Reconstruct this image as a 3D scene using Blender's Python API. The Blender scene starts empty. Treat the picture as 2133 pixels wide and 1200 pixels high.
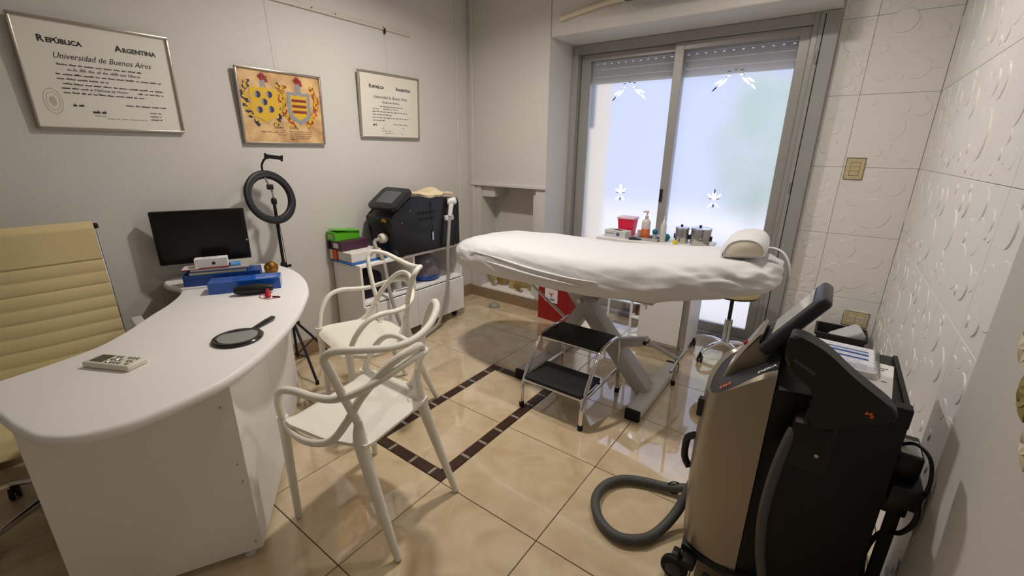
import bpy, bmesh, math, random
from mathutils import Vector, Matrix, noise
random.seed(7)
PI = math.pi
scene = bpy.context.scene
COL = scene.collection

# ------------------------------------------------------------------ camera
cam_data = bpy.data.cameras.new('camera')
cam = bpy.data.objects.new('camera', cam_data)
COL.objects.link(cam)
scene.camera = cam
cam_data.sensor_fit = 'HORIZONTAL'
cam_data.sensor_width = 36.0
cam_data.lens = 36.0 * 902.3 / 2133.0
cam_data.clip_start = 0.02
YAW, PITCH, ROLL = (math.radians(a) for a in (36.05, 17.67, 0.68))
fw = Vector((-math.sin(YAW)*math.cos(PITCH), math.cos(YAW)*math.cos(PITCH), -math.sin(PITCH)))
rt = Vector((math.cos(YAW), math.sin(YAW), 0))
up = rt.cross(fw)
rt, up = math.cos(ROLL)*rt + math.sin(ROLL)*up, -math.sin(ROLL)*rt + math.cos(ROLL)*up
cam.matrix_world = Matrix(((rt.x, up.x, -fw.x, 0), (rt.y, up.y, -fw.y, 0), (rt.z, up.z, -fw.z, 1.4), (0, 0, 0, 1)))

# ------------------------------------------------------------------ sky, exposure
world = bpy.data.worlds.new('sky')
scene.world = world
world.use_nodes = True
bg = world.node_tree.nodes['Background']
bg.inputs['Color'].default_value = (0.62, 0.70, 1.0, 1)
bg.inputs['Strength'].default_value = 1.2
scene.view_settings.view_transform = 'Standard'
scene.view_settings.look = 'None'
scene.view_settings.gamma = 1.0
scene.view_settings.use_curve_mapping = False
scene.view_settings.exposure = 0.0
sun = bpy.data.lights.new('sun', 'SUN'); sun.energy = 2.6; sun.angle = 0.01; sun.color = (1.0, 0.96, 0.9)
sun_o = bpy.data.objects.new('sun', sun); COL.objects.link(sun_o)
sun_o.rotation_euler = Vector((-0.55, 0.04, -0.83)).to_track_quat('-Z', 'Y').to_euler()      # runs along the facade
LAMP_A = dict(loc=(-1.70, 1.78), power=25.0, spread=164)     # ceiling lamps, built with the room below
LAMP_B = dict(loc=(-0.75, 0.35), power=1.2)
LAMP_FILL = dict(loc=(-0.40, 2.30), power=9.0, spread=174)  # added fill lamp, lifts the tiled wall, lintel and right side
LAMP_COLOR = (1.0, 0.94, 0.88)

# ------------------------------------------------------------------ helpers
def lin(r, g, b):
    f = lambda c: c/12.92 if c <= 0.04045 else ((c+0.055)/1.055)**2.4
    return (f(r/255), f(g/255), f(b/255), 1)

MATS = {}
def mat(name, rgb, rough=0.5, metal=0.0, spec=0.5, coat=0.0, bump=None, var=None, trans=0.0, ior=1.45, sheen=0.0, emit=None):
    """rgb in sRGB 0-255; bump=(scale, strength, detail); var=(scale, amount) mottles the colour."""
    if name in MATS: return MATS[name]
    m = bpy.data.materials.new(name); m.use_nodes = True
    nt = m.node_tree; b = nt.nodes['Principled BSDF']
    b.inputs['Base Color'].default_value = lin(*rgb)
    b.inputs['Roughness'].default_value = rough
    b.inputs['Metallic'].default_value = metal
    b.inputs['Specular IOR Level'].default_value = spec
    b.inputs['Coat Weight'].default_value = coat
    b.inputs['Transmission Weight'].default_value = trans
    b.inputs['IOR'].default_value = ior
    b.inputs['Sheen Weight'].default_value = sheen
    if emit:
        b.inputs['Emission Color'].default_value = lin(*emit[0]); b.inputs['Emission Strength'].default_value = emit[1]
    if bump or var:
        tc = nt.nodes.new('ShaderNodeTexCoord')
    if bump:
        n = nt.nodes.new('ShaderNodeTexNoise'); n.inputs['Scale'].default_value = bump[0]
        n.inputs['Detail'].default_value = bump[2] if len(bump) > 2 else 3
        bp = nt.nodes.new('ShaderNodeBump'); bp.inputs['Strength'].default_value = bump[1]; bp.inputs['Distance'].default_value = 0.01
        nt.links.new(tc.outputs['Object'], n.inputs['Vector'])
        nt.links.new(n.outputs['Fac'], bp.inputs['Height']); nt.links.new(bp.outputs['Normal'], b.inputs['Normal'])
    if var:
        n = nt.nodes.new('ShaderNodeTexNoise'); n.inputs['Scale'].default_value = var[0]; n.inputs['Detail'].default_value = 5
        mx = nt.nodes.new('ShaderNodeMix'); mx.data_type = 'RGBA'
        c = lin(*rgb); a = var[1]
        mx.inputs[6].default_value = tuple(max(0, x*(1-a)) for x in c[:3]) + (1,)
        mx.inputs[7].default_value = tuple(min(1, x*(1+a)) for x in c[:3]) + (1,)
        nt.links.new(tc.outputs['Object'], n.inputs['Vector'])
        nt.links.new(n.outputs['Fac'], mx.inputs[0]); nt.links.new(mx.outputs[2], b.inputs['Base Color'])
    MATS[name] = m
    return m

def obj(name, bm, material, parent=None, smooth=None):
    me = bpy.data.meshes.new(name)
    bmesh.ops.recalc_face_normals(bm, faces=bm.faces)
    bm.to_mesh(me); bm.free()
    if smooth is not None:
        me.polygons.foreach_set('use_smooth', [True]*len(me.polygons))
        me.set_sharp_from_angle(angle=math.radians(smooth))
    if material: me.materials.append(material)
    o = bpy.data.objects.new(name, me); COL.objects.link(o)
    if parent: o.parent = parent
    return o

def link_mesh(name, me, parent=None):
    o = bpy.data.objects.new(name, me); COL.objects.link(o)
    if parent: o.parent = parent
    return o

def tag(o, label, cat, group=None):
    o['label'] = label; o['category'] = cat
    if group: o['group'] = group
    return o

def thing(name, label, cat, loc=(0, 0, 0), rotz=0.0, group=None):
    o = bpy.data.objects.new(name, None); COL.objects.link(o)
    o.empty_display_size = 0.05
    o.location = loc; o.rotation_euler = (0, 0, rotz)
    return tag(o, label, cat, group)

def frame_at(o, origin, x, y):
    x = Vector(x).normalized(); y = Vector(y); z = x.cross(y).normalized(); y = z.cross(x)
    o.matrix_world = Matrix(((x.x, y.x, z.x, origin[0]), (x.y, y.y, z.y, origin[1]), (x.z, y.z, z.z, origin[2]), (0, 0, 0, 1)))
    return o

def struct(name, bm, m, parent=None, smooth=None):
    o = obj(name, bm, m, parent, smooth)
    if parent is None: o['kind'] = 'structure'
    return o

def NB(): return bmesh.new()

def box(bm, x0, x1, y0, y1, z0, z1, bev=0.0, seg=2, mtx=None):
    r = bmesh.ops.create_cube(bm, size=1.0)
    vs = r['verts']
    for v in vs:
        v.co = Vector(((x0+x1)/2 + v.co.x*(x1-x0), (y0+y1)/2 + v.co.y*(y1-y0), (z0+z1)/2 + v.co.z*(z1-z0)))
    if bev > 0:
        es = list({e for v in vs for e in v.link_edges})
        r2 = bmesh.ops.bevel(bm, geom=es, offset=bev, segments=seg, profile=0.5, affect='EDGES')
        vs = list({v for f in r2['faces'] for v in f.verts} | {v for v in vs if v.is_valid})
    if mtx is not None:
        bmesh.ops.transform(bm, matrix=mtx, verts=vs)
    return vs

def bx(x0, x1, y0, y1, z0, z1, bev=0.0, seg=2, mtx=None):
    bm = NB(); box(bm, x0, x1, y0, y1, z0, z1, bev, seg, mtx); return bm

def prism(outline, z0, z1, bm=None, bev=0.0, seg=2):
    """closed outline of (x, y) raised from z0 to z1"""
    bm = bm or NB()
    lo = [bm.verts.new((p[0], p[1], z0)) for p in outline]
    hi = [bm.verts.new((p[0], p[1], z1)) for p in outline]
    n = len(outline)
    fb = bm.faces.new(lo[::-1]); ft = bm.faces.new(hi)
    for i in range(n): bm.faces.new((lo[i], lo[(i+1) % n], hi[(i+1) % n], hi[i]))
    if bev > 0:
        es = list(ft.edges) + list(fb.edges)
        bmesh.ops.bevel(bm, geom=es, offset=bev, segments=seg, profile=0.5, affect='EDGES')
    return bm

def extrude_profile(profile, a0, a1, axis, bm=None, bev=0.0, seg=2):
    """profile of (p, q) pairs; axis 'x': (p,q)=(y,z); 'y': (p,q)=(x,z)"""
    bm = bm or NB()
    def P(p, a): return (a, p[0], p[1]) if axis == 'x' else (p[0], a, p[1])
    lo = [bm.verts.new(P(p, a0)) for p in profile]; hi = [bm.verts.new(P(p, a1)) for p in profile]
    n = len(profile)
    f0 = bm.faces.new(lo); f1 = bm.faces.new(hi[::-1])
    for i in range(n): bm.faces.new((lo[i], lo[(i+1) % n], hi[(i+1) % n], hi[i]))
    if bev > 0:
        bmesh.ops.bevel(bm, geom=list(f0.edges)+list(f1.edges), offset=bev, segments=seg, profile=0.5, affect='EDGES')
    return bm

def spline(pts, n=8, closed=False):
    """Catmull-Rom through pts (tuples of any length)"""
    out = []; m = len(pts)
    rng = range(m if closed else m-1)
    for i in rng:
        if closed: p0, p1, p2, p3 = pts[(i-1) % m], pts[i], pts[(i+1) % m], pts[(i+2) % m]
        else:
            p1, p2 = pts[i], pts[i+1]
            p0 = pts[i-1] if i else tuple(2*a-b for a, b in zip(p1, p2))
            p3 = pts[i+2] if i+2 < m else tuple(2*a-b for a, b in zip(p2, p1))
        for k in range(n):
            t = k/n
            out.append(tuple(0.5*((2*b)+(-a+c)*t+(2*a-5*b+4*c-d)*t*t+(-a+3*b-3*c+d)*t**3) for a, b, c, d in zip(p0, p1, p2, p3)))
    if not closed: out.append(tuple(pts[-1]))
    return out

def tube(bm, pts, r, seg=10, closed=False, caps=True, flat=1.0):
    """sweep a circle (radius r, number or one per point) along pts"""
    P = [Vector(p[:3]) for p in pts]; n = len(P)
    R = r if isinstance(r, (list, tuple)) else [r]*n
    T = []
    for i in range(n):
        a = P[(i-1) % n] if (closed or i) else P[0]; b = P[(i+1) % n] if (closed or i < n-1) else P[-1]
        t = (b-a); T.append(t.normalized() if t.length > 1e-9 else Vector((0, 0, 1)))
    ref = Vector((0, 0, 1)) if abs(T[0].z) < 0.9 else Vector((1, 0, 0))
    u = T[0].cross(ref).normalized(); rings = []
    for i in range(n):
        u = (u - T[i]*u.dot(T[i])).normalized(); w = T[i].cross(u)
        rings.append([bm.verts.new(P[i] + R[i]*(math.cos(2*PI*k/seg)*u + flat*math.sin(2*PI*k/seg)*w)) for k in range(seg)])
    for i in range(n if closed else n-1):
        A, B = rings[i], rings[(i+1) % n]
        off = 0
        if closed and i == n-1:
            off = min(range(seg), key=lambda s: (A[0].co-B[s].co).length)
        for k in range(seg):
            bm.faces.new((A[k], A[(k+1) % seg], B[(k+1+off) % seg], B[(k+off) % seg]))
    if caps and not closed:
        bm.faces.new(rings[0][::-1]); bm.faces.new(rings[-1])
    return bm

def tb(pts, r, seg=10, closed=False, flat=1.0):
    return tube(NB(), pts, r, seg, closed, True, flat)

def lathe(profile, seg=24, bm=None, center=(0, 0, 0), axis='z'):
    """profile of (radius, height)"""
    bm = bm or NB(); rings = []
    for r, h in profile:
        ring = []
        for k in range(seg):
            a = 2*PI*k/seg
            p = (r*math.cos(a), r*math.sin(a), h)
            if axis == 'x': p = (h, p[0], p[1])
            elif axis == 'y': p = (p[0], h, p[1])
            ring.append(bm.verts.new((p[0]+center[0], p[1]+center[1], p[2]+center[2])))
        rings.append(ring)
    for A, B in zip(rings, rings[1:]):
        for k in range(seg): bm.faces.new((A[k], A[(k+1) % seg], B[(k+1) % seg], B[k]))
    bm.faces.new(rings[0][::-1]); bm.faces.new(rings[-1])
    return bm

def grid_surface(fn, nu, nv, bm=None, closed_u=False):
    bm = bm or NB()
    V = [[bm.verts.new(fn(i/(nu if closed_u else nu-1), j/(nv-1))) for j in range(nv)] for i in range(nu)]
    for i in range(nu if closed_u else nu-1):
        for j in range(nv-1):
            i2 = (i+1) % nu
            bm.faces.new((V[i][j], V[i2][j], V[i2][j+1], V[i][j+1]))
    return bm

def solidify(bm, th):
    bmesh.ops.recalc_face_normals(bm, faces=bm.faces)
    bmesh.ops.solidify(bm, geom=list(bm.faces), thickness=th)
    return bm

def flat_poly(bm, pts, z=0.0, th=0.0004):
    """small printed patch in the local xy plane"""
    return prism(pts, z, z+th, bm)

def ellipse_pts(cx, cy, rx, ry, n=20, rot=0.0):
    c, s = math.cos(rot), math.sin(rot)
    return [(cx+rx*math.cos(2*PI*k/n)*c-ry*math.sin(2*PI*k/n)*s, cy+rx*math.cos(2*PI*k/n)*s+ry*math.sin(2*PI*k/n)*c) for k in range(n)]

def text(name, s, size, m, parent, loc=(0, 0, 0), rot=None, align='LEFT', shear=0.0, bold=0.0, xscale=1.0):
    cu = bpy.data.curves.new(name, 'FONT'); cu.body = s; cu.size = size; cu.align_x = align; cu.shear = shear
    cu.extrude = 0.0002; cu.offset = bold; cu.resolution_u = 2
    t = bpy.data.objects.new(name, cu); COL.objects.link(t)
    dg = bpy.context.evaluated_depsgraph_get()
    me = bpy.data.meshes.new_from_object(t.evaluated_get(dg))
    bpy.data.objects.remove(t); bpy.data.curves.remove(cu)
    if xscale != 1.0:
        for v in me.vertices: v.co.x *= xscale
    me.materials.clear(); me.materials.append(m)
    o = link_mesh(name, me, parent)
    o.location = loc
    if rot is not None: o.rotation_euler = rot
    return o

def scribble(bm, x, y, length, amp, w, rnd, step=0.0022, z=0.0):
    """a line of small cursive handwriting, as a narrow ribbon broken into words"""
    pos = x
    while pos < x+length-0.004:
        wl = min(rnd.uniform(0.012, 0.034), x+length-pos); pts = []
        k = 0; p = pos
        while p < pos+wl:
            tall = amp*(1.7 if rnd.random() < 0.2 else 1.0)
            pts.append((p, y)); pts.append((p+step*0.7, y+tall)); p += step; k += 1
        for a, b in zip(pts, pts[1:]):
            dx, dy = b[0]-a[0], b[1]-a[1]; L = math.hypot(dx, dy) or 1
            nx, ny = -dy/L*w/2, dx/L*w/2
            bm.faces.new([bm.verts.new(q) for q in ((a[0]-nx, a[1]-ny, z), (b[0]-nx, b[1]-ny, z), (b[0]+nx, b[1]+ny, z), (a[0]+nx, a[1]+ny, z))])
        pos += wl+0.006
    return bm

# ------------------------------------------------------------------ materials
M_wall = mat('white_wall_paint', (206, 202, 195), 0.75, bump=(60, 0.06))
M_ceil = mat('ceiling_paint', (232, 229, 222), 0.85)
M_tilewall = mat('glazed_relief_tile', (240, 237, 232), 0.36)
M_grout_w = mat('white_wall_grout', (205, 198, 188), 0.8)
M_grout = mat('brown_floor_grout', (92, 72, 52), 0.9)
M_skirt = mat('brown_skirting_tile', (148, 124, 98), 0.35, var=(6, 0.12))
M_alu = mat('brushed_aluminium_frame', (166, 163, 159), 0.42, 0.35, var=(3, 0.08))
M_chrome = mat('polished_chrome', (225, 225, 228), 0.10, 1.0)
M_steel = mat('stainless_steel', (190, 188, 184), 0.22, 1.0)
M_black = mat('black_plastic', (20, 20, 22), 0.42)
M_blackm = mat('matt_black_metal', (16, 16, 17), 0.55)
M_rubber = mat('black_rubber', (14, 14, 14), 0.75)
M_white = mat('white_laminate', (243, 240, 236), 0.45)
M_whitep = mat('white_plastic', (226, 224, 218), 0.38)
M_chairp = mat('white_polypropylene', (234, 230, 217), 0.45)
M_cream = mat('cream_leatherette', (214, 196, 146), 0.52, bump=(180, 0.12))
M_sheet = mat('white_cotton_sheet', (222, 221, 221), 0.85, sheen=0.1, bump=(16, 0.35, 6))
M_greym = mat('light_grey_enamel', (196, 195, 192), 0.4)
M_ink = mat('black_ink', (28, 25, 24), 0.6)
M_inkfaint = mat('faded_ink', (96, 88, 80), 0.7)
M_paper = mat('cream_diploma_paper', (232, 227, 216), 0.8)
M_pap2 = mat('white_paper', (234, 232, 228), 0.8)
M_silver = mat('champagne_silver_plastic', (158, 149, 134), 0.34, 0.75)
M_hose = mat('grey_ribbed_hose', (78, 77, 74), 0.6)

def front_only(nt, fr, sock):
    g = nt.nodes.new('ShaderNodeNewGeometry'); inv = nt.nodes.new('ShaderNodeMath'); inv.operation = 'SUBTRACT'; inv.inputs[0].default_value = 1.0
    mu = nt.nodes.new('ShaderNodeMath'); mu.operation = 'MULTIPLY'
    nt.links.new(g.outputs['Backfacing'], inv.inputs[1]); nt.links.new(inv.outputs[0], mu.inputs[0]); nt.links.new(fr.outputs[0], mu.inputs[1]); nt.links.new(mu.outputs[0], sock)
def picture_glass():
    m = bpy.data.materials.new('picture_glass'); m.use_nodes = True; nt = m.node_tree
    nt.nodes.remove(nt.nodes['Principled BSDF'])
    out = nt.nodes['Material Output']; mix = nt.nodes.new('ShaderNodeMixShader'); fr = nt.nodes.new('ShaderNodeFresnel'); fr.inputs['IOR'].default_value = 1.5
    t = nt.nodes.new('ShaderNodeBsdfTransparent'); g = nt.nodes.new('ShaderNodeBsdfGlossy'); g.inputs['Roughness'].default_value = 0.02
    front_only(nt, fr, mix.inputs[0]); nt.links.new(t.outputs[0], mix.inputs[1]); nt.links.new(g.outputs[0], mix.inputs[2]); nt.links.new(mix.outputs[0], out.inputs[0])
    return m
M_pglass = picture_glass()

def frosted_glass():
    m = bpy.data.materials.new('frosted_glass'); m.use_nodes = True; nt = m.node_tree
    nt.nodes.remove(nt.nodes['Principled BSDF'])
    out = nt.nodes['Material Output']
    tr = nt.nodes.new('ShaderNodeBsdfTranslucent'); tr.inputs['Color'].default_value = (0.93, 0.96, 1.0, 1)
    rf = nt.nodes.new('ShaderNodeBsdfRefraction'); rf.inputs['Roughness'].default_value = 0.26; rf.inputs['IOR'].default_value = 1.35
    gl = nt.nodes.new('ShaderNodeBsdfGlossy'); gl.inputs['Roughness'].default_value = 0.12
    fr = nt.nodes.new('ShaderNodeFresnel'); fr.inputs['IOR'].default_value = 1.2
    m1 = nt.nodes.new('ShaderNodeMixShader'); m1.inputs[0].default_value = 0.75
    m2 = nt.nodes.new('ShaderNodeMixShader')
    nt.links.new(tr.outputs[0], m1.inputs[1]); nt.links.new(rf.outputs[0], m1.inputs[2])
    front_only(nt, fr, m2.inputs[0]); nt.links.new(m1.outputs[0], m2.inputs[1]); nt.links.new(gl.outputs[0], m2.inputs[2])
    nt.links.new(m2.outputs[0], out.inputs[0])
    return m
M_frost = frosted_glass()

def floor_tile_mat():
    m = bpy.data.materials.new('beige_polished_porcelain'); m.use_nodes = True; nt = m.node_tree; b = nt.nodes['Principled BSDF']
    g = nt.nodes.new('ShaderNodeNewGeometry'); oi = nt.nodes.new('ShaderNodeObjectInfo')
    add = nt.nodes.new('ShaderNodeVectorMath'); add.operation = 'ADD'
    sc = nt.nodes.new('ShaderNodeVectorMath'); sc.operation = 'SCALE'; sc.inputs['Scale'].default_value = 3.0
    cmb = nt.nodes.new('ShaderNodeCombineXYZ'); nt.links.new(oi.outputs['Random'], cmb.inputs[0]); nt.links.new(oi.outputs['Random'], cmb.inputs[2])
    nt.links.new(cmb.outputs[0], sc.inputs[0]); nt.links.new(g.outputs['Position'], add.inputs[0]); nt.links.new(sc.outputs[0], add.inputs[1])
    n = nt.nodes.new('ShaderNodeTexNoise'); n.inputs['Scale'].default_value = 5.0; n.inputs['Detail'].default_value = 7; n.inputs['Distortion'].default_value = 1.2
    nt.links.new(add.outputs[0], n.inputs['Vector'])
    r = nt.nodes.new('ShaderNodeValToRGB'); e = r.color_ramp.elements
    e[0].position = 0.30; e[0].color = lin(199, 175, 140); e[1].position = 0.72; e[1].color = lin(226, 206, 172)
    nt.links.new(n.outputs['Fac'], r.inputs[0]); nt.links.new(r.outputs[0], b.inputs['Base Color'])
    b.inputs['Roughness'].default_value = 0.05; b.inputs['Specular IOR Level'].default_value = 1.0
    b.inputs['Coat Weight'].default_value = 1.0; b.inputs['Coat IOR'].default_value = 1.6; b.inputs['Coat Roughness'].default_value = 0.03
    return m
M_floor = floor_tile_mat()

def parchment_mat():
    m = bpy.data.materials.new('aged_parchment'); m.use_nodes = True; nt = m.node_tree; b = nt.nodes['Principled BSDF']
    tc = nt.nodes.new('ShaderNodeTexCoord'); n = nt.nodes.new('ShaderNodeTexNoise'); n.inputs['Scale'].default_value = 9; n.inputs['Detail'].default_value = 6
    r = nt.nodes.new('ShaderNodeValToRGB'); e = r.color_ramp.elements
    e[0].position = 0.28; e[0].color = lin(166, 112, 62); e[1].position = 0.62; e[1].color = lin(232, 194, 136)
    nt.links.new(tc.outputs['Object'], n.inputs['Vector']); nt.links.new(n.outputs['Fac'], r.inputs[0]); nt.links.new(r.outputs[0], b.inputs['Base Color'])
    b.inputs['Roughness'].default_value = 0.7
    return m
M_parch = parchment_mat()

# ------------------------------------------------------------------ the room
XL, XR, YW, YP, ZC, YB = -2.80, 0.375, 3.575, 3.15, 2.60, -1.30
XN = 0.345                      # face of the plain wall nearer the camera

# floor: slab with grout colour, tiles as separate pieces
floor = struct('floor', bx(XL-0.1, XR+0.1, YB-0.1, YW+0.1, -0.10, -0.004), M_grout)
P_, GX, GY = 0.5025, -1.165, 1.083
gap = 0.0016
full = None
def tile_piece(x0, x1, y0, y1, name='floor_tile', m=M_floor):
    bm = bx(x0, x1, y0, y1, -0.0039, 0.0, 0.0012, 1)
    return obj(name, bm, m, floor)
for i in range(-4, 5):
    for j in range(-5, 6):
        x0, x1, y0, y1 = GX+i*P_, GX+(i+1)*P_, GY+j*P_, GY+(j+1)*P_
        x0, x1, y0, y1 = max(x0, XL), min(x1, XR), max(y0, YB), min(y1, YW+0.05)
        if x1-x0 < 0.02 or y1-y0 < 0.02: continue
        a0, a1, b0, b1 = x0+gap, x1-gap, y0+gap, y1-gap
        if i == -1 and j in (0, 1):            # the two cells framed by the mosaic border
            a0, a1 = x0+0.058, x1-0.058
            if j == 0: b0 = y0+0.058
            else: b1 = y1-0.058
        tile_piece(a0, a1, b0, b1)
M_mos = mat('dark_brown_mosaic', (62, 42, 34), 0.25, var=(40, 0.25))
M_mosl = mat('grey_mosaic_chip', (150, 138, 128), 0.2)
bx0, bx1, by0, by1, bw = GX-P_+0.004, GX-0.004, GY+0.004, GY+2*P_-0.004, 0.050
def border_run(p0, p1, horizontal, q0, q1):
    p = p0; k = 0; rnd = random.Random(int(1000*(q0+p0)))
    while p < p1-0.002:
        light = k % 2 == 1
        L = 0.018 if light else rnd.choice((0.075, 0.11, 0.13))
        e = min(p+L, p1)
        if e-p > 0.004:
            c = (p+0.0008, e-0.0008)
            if horizontal: tile_piece(c[0], c[1], q0, q1, 'mosaic_chip' if light else 'mosaic_strip', M_mosl if light else M_mos)
            else: tile_piece(q0, q1, c[0], c[1], 'mosaic_chip' if light else 'mosaic_strip', M_mosl if light else M_mos)
        p = e; k += 1
border_run(bx0, bx1, True, by0, by0+bw)
border_run(bx0, bx1, True, by1-bw, by1)
border_run(by0+bw+0.001, by1-bw-0.001, False, bx0, bx0+bw)
border_run(by0+bw+0.001, by1-bw-0.001, False, bx1-bw, bx1)

struct('wall_left', bx(XL-0.15, XL, YB-0.15, YP+0.3, -0.1, ZC+0.1), M_wall)
struct('wall_front', bx(XL-0.15, XR+0.3, YB-0.15, YB, -0.1, ZC+0.1), M_wall)
struct('ceiling', bx(XL-0.15, XR+0.3, YB-0.15, YW+0.25, ZC, ZC+0.1), M_ceil)
struct('wall_right', bx(XR+0.008, XR+0.2, 1.30, YW+0.25, -0.1, ZC+0.1), M_grout_w)
struct('wall_right_near', bx(XN, XN+0.3, YB-0.15, 1.405, -0.1, ZC+0.1, 0.003), M_wall)
struct('wall_back_right', bx(-0.166, XR+0.2, YW+0.008, YW+0.25, -0.1, ZC+0.1), M_grout_w)

# pillar beside the window with an open niche below
PX = -1.96
bm = NB()
box(bm, XL, PX, YP+0.22, YW+0.25, -0.1, ZC+0.1)                     # rear mass
box(bm, XL, PX, YP, YP+0.22, 1.10, ZC+0.1)                          # upper panel
box(bm, XL, -2.665, YP, YP+0.22, -0.1, 1.10)                        # left jamb
box(bm, -2.055, PX, YP, YP+0.22, -0.1, 1.10)                        # right jamb
box(bm, -2.665, -2.055, YP, YP+0.22, -0.1, 0.115)                   # plinth
pillar = struct('wall_back_left', bm, M_wall)
struct('niche_ledge', bx(-2.77, PX+0.012, YP-0.022, YP+0.0, 1.085, 1.112, 0.004), M_wall, pillar)
struct('niche_bracket', bx(-2.664, -2.52, YP+0.02, YP+0.215, 0.985, 1.095, 0.004), M_wall, pillar)
struct('niche_jamb_trim', bx(-2.10, -2.056, YP+0.03, YP+0.216, 0.115, 1.095, 0.003), M_wall, pillar)
struct('niche_sill', bx(-2.664, -2.03, YP-0.012, YP+0.216, 0.10, 0.122, 0.003), M_white, pillar)
struct('corner_bead', bx(-2.775, -2.735, YP-0.012, YP, 0.1, ZC, 0.005), M_wall, pillar)
struct('trim_1', tb([(XL+0.004, 3.0, 0.12), (XL+0.004, 3.0, ZC)], 0.009, 8), M_wall)
struct('wall_back', bx(PX, -0.165, YP, YW+0.25, 2.215, ZC+0.1, 0.012, 3), M_wall)      # lintel over the window
struct('baseboard_left', bx(XL, XL+0.012, YB, YP-0.012, 0.0, 0.115, 0.002), M_skirt)
struct('baseboard_back', bx(XL+0.012, PX, YP-0.012, YP, 0.0, 0.098, 0.002), M_skirt)
struct('baseboard_near', bx(XN-0.012, XN, YB, 1.405, 0.0, 0.08, 0.002), M_skirt)

obj('scuff_mark', tb(spline([(XL+0.0008, 0.10, 1.035), (XL+0.0008, 0.22, 1.040), (XL+0.0008, 0.34, 1.050), (XL+0.0008, 0.44, 1.055)], 5), 0.0022, 6, flat=0.3), mat('grey_scuff', (150, 140, 130), 0.9), bpy.data.objects['wall_left'])
# relief tiles on the right wall and beside the window
TW, TH = 0.3667, 0.425
def relief_tile_mesh(w, h, seed):
    rnd = random.Random(seed); bm = NB()
    box(bm, 0.0008, w-0.0008, 0.0008, h-0.0008, 0, 0.008, 0.0015, 1)
    discs = []
    for _ in range(400):
        r = rnd.choice((0.020, 0.032, 0.046, 0.060, 0.078, 0.095))
        if r*2 > min(w, h)-0.02: continue
        x, y = rnd.uniform(r+0.008, w-r-0.008), rnd.uniform(r+0.008, h-r-0.008)
        if all(math.hypot(x-a, y-b) > (r+c)*0.80 for a, b, c in discs): discs.append((x, y, r))
        if len(discs) > 9: break
    for x, y, r in discs:
        d = rnd.uniform(-0.6, 0.6)+(0 if rnd.random() < 0.6 else PI); n = 32
        A = [bm.verts.new((x+r*math.cos(2*PI*k/n), y+r*math.sin(2*PI*k/n), 0.0075)) for k in range(n)]
        Bv = [bm.verts.new((x+(r-0.0035)*math.cos(2*PI*k/n), y+(r-0.0035)*math.sin(2*PI*k/n), 0.0086+0.0015*(1+math.cos(2*PI*k/n-d)))) for k in range(n)]
        for k in range(n): bm.faces.new((A[k], A[(k+1) % n], Bv[(k+1) % n], Bv[k]))
        bm.faces.new(Bv)
    bmesh.ops.recalc_face_normals(bm, faces=bm.faces)
    me = bpy.data.meshes.new('wall_tile'); bm.to_mesh(me); bm.free(); me.materials.append(M_tilewall)
    return me
wallr = bpy.data.objects['wall_right']; wallb = bpy.data.objects['wall_back_right']
meshes_full = [relief_tile_mesh(TW, TH, s) for s in (3, 11, 27, 41)]
rows = [(0.0, 0.045)] + [(0.045+TH*k, 0.045+TH*(k+1)) for k in range(6)]
for ri, (z0, z1) in enumerate(rows):
    z1 = min(z1, ZC)
    for k in range(7):
        y1 = YW-k*TW; y0 = max(y1-TW, 1.32)
        if y1-y0 < 0.02: continue
        me = meshes_full[(k*3+ri*5) % 4] if (y1-y0 > TW-0.001 and z1-z0 > TH-0.001) else relief_tile_mesh(y1-y0, z1-z0, ri*17+k)
        o = link_mesh('wall_tile', me, wallr); frame_at(o, (XR+0.008, y1, z0), (0, -1, 0), (0, 0, 1))
    for x0, x1 in ((-0.163, 0.008), (0.008, XR)):
        w = x1-x0
        me = meshes_full[(ri*3) % 4] if (w > TW-0.0008 and z1-z0 > TH-0.001) else relief_tile_mesh(w, z1-z0, ri*31+int(x0*100)+9)
        o = link_mesh('wall_tile', me, wallb); frame_at(o, (x0, YW+0.008, z0), (1, 0, 0), (0, 0, 1))

# ------------------------------------------------------------------ ceiling lamps (out of view) and an added fill lamp
def ceiling_lamp(spec, label, r):
    x, y = spec['loc']
    t = thing('ceiling_lamp', label, 'lamp', (x, y, ZC))
    obj('housing', lathe([(r+0.02, 0.0), (r+0.02, -0.022), (r+0.012, -0.028), (r, -0.028)], 28), M_white, t, 40)
    obj('diffuser', lathe([(r, -0.026), (r*0.97, -0.031), (r*0.5, -0.034), (0.002, -0.034)], 28), mat('lit_diffuser', (255, 240, 215), 0.5, emit=((255, 236, 205), 6.0)), t, 60)
    L = bpy.data.lights.new('lamp_light', 'AREA'); L.shape = 'DISK'; L.size = 2*r*0.95; L.energy = spec['power']; L.color = LAMP_COLOR
    L.spread = math.radians(spec.get('spread', 160))
    lo = bpy.data.objects.new('lamp_light', L); COL.objects.link(lo); lo.parent = t; lo.location = (0, 0, -0.040)
ceiling_lamp(LAMP_A, 'round white ceiling lamp above the treatment bed', 0.07)
ceiling_lamp(LAMP_FILL, 'added unseen fill lamp above the right end of the bed', 0.07)
ceiling_lamp(LAMP_B, 'round white ceiling lamp nearer the desk', 0.07)
# ------------------------------------------------------------------ window, shutter and what lies outside
win = bpy.data.objects.new('window_1', None); COL.objects.link(win); win['kind'] = 'structure'; win.location = (0, 3.5, 0)
def wbar(name, x0, x1, y0, y1, z0, z1, m=M_alu, par=win, bev=0.002):
    return obj(name, bx(x0, x1, y0, y1, z0, z1, bev, 1), m, par)
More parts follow.
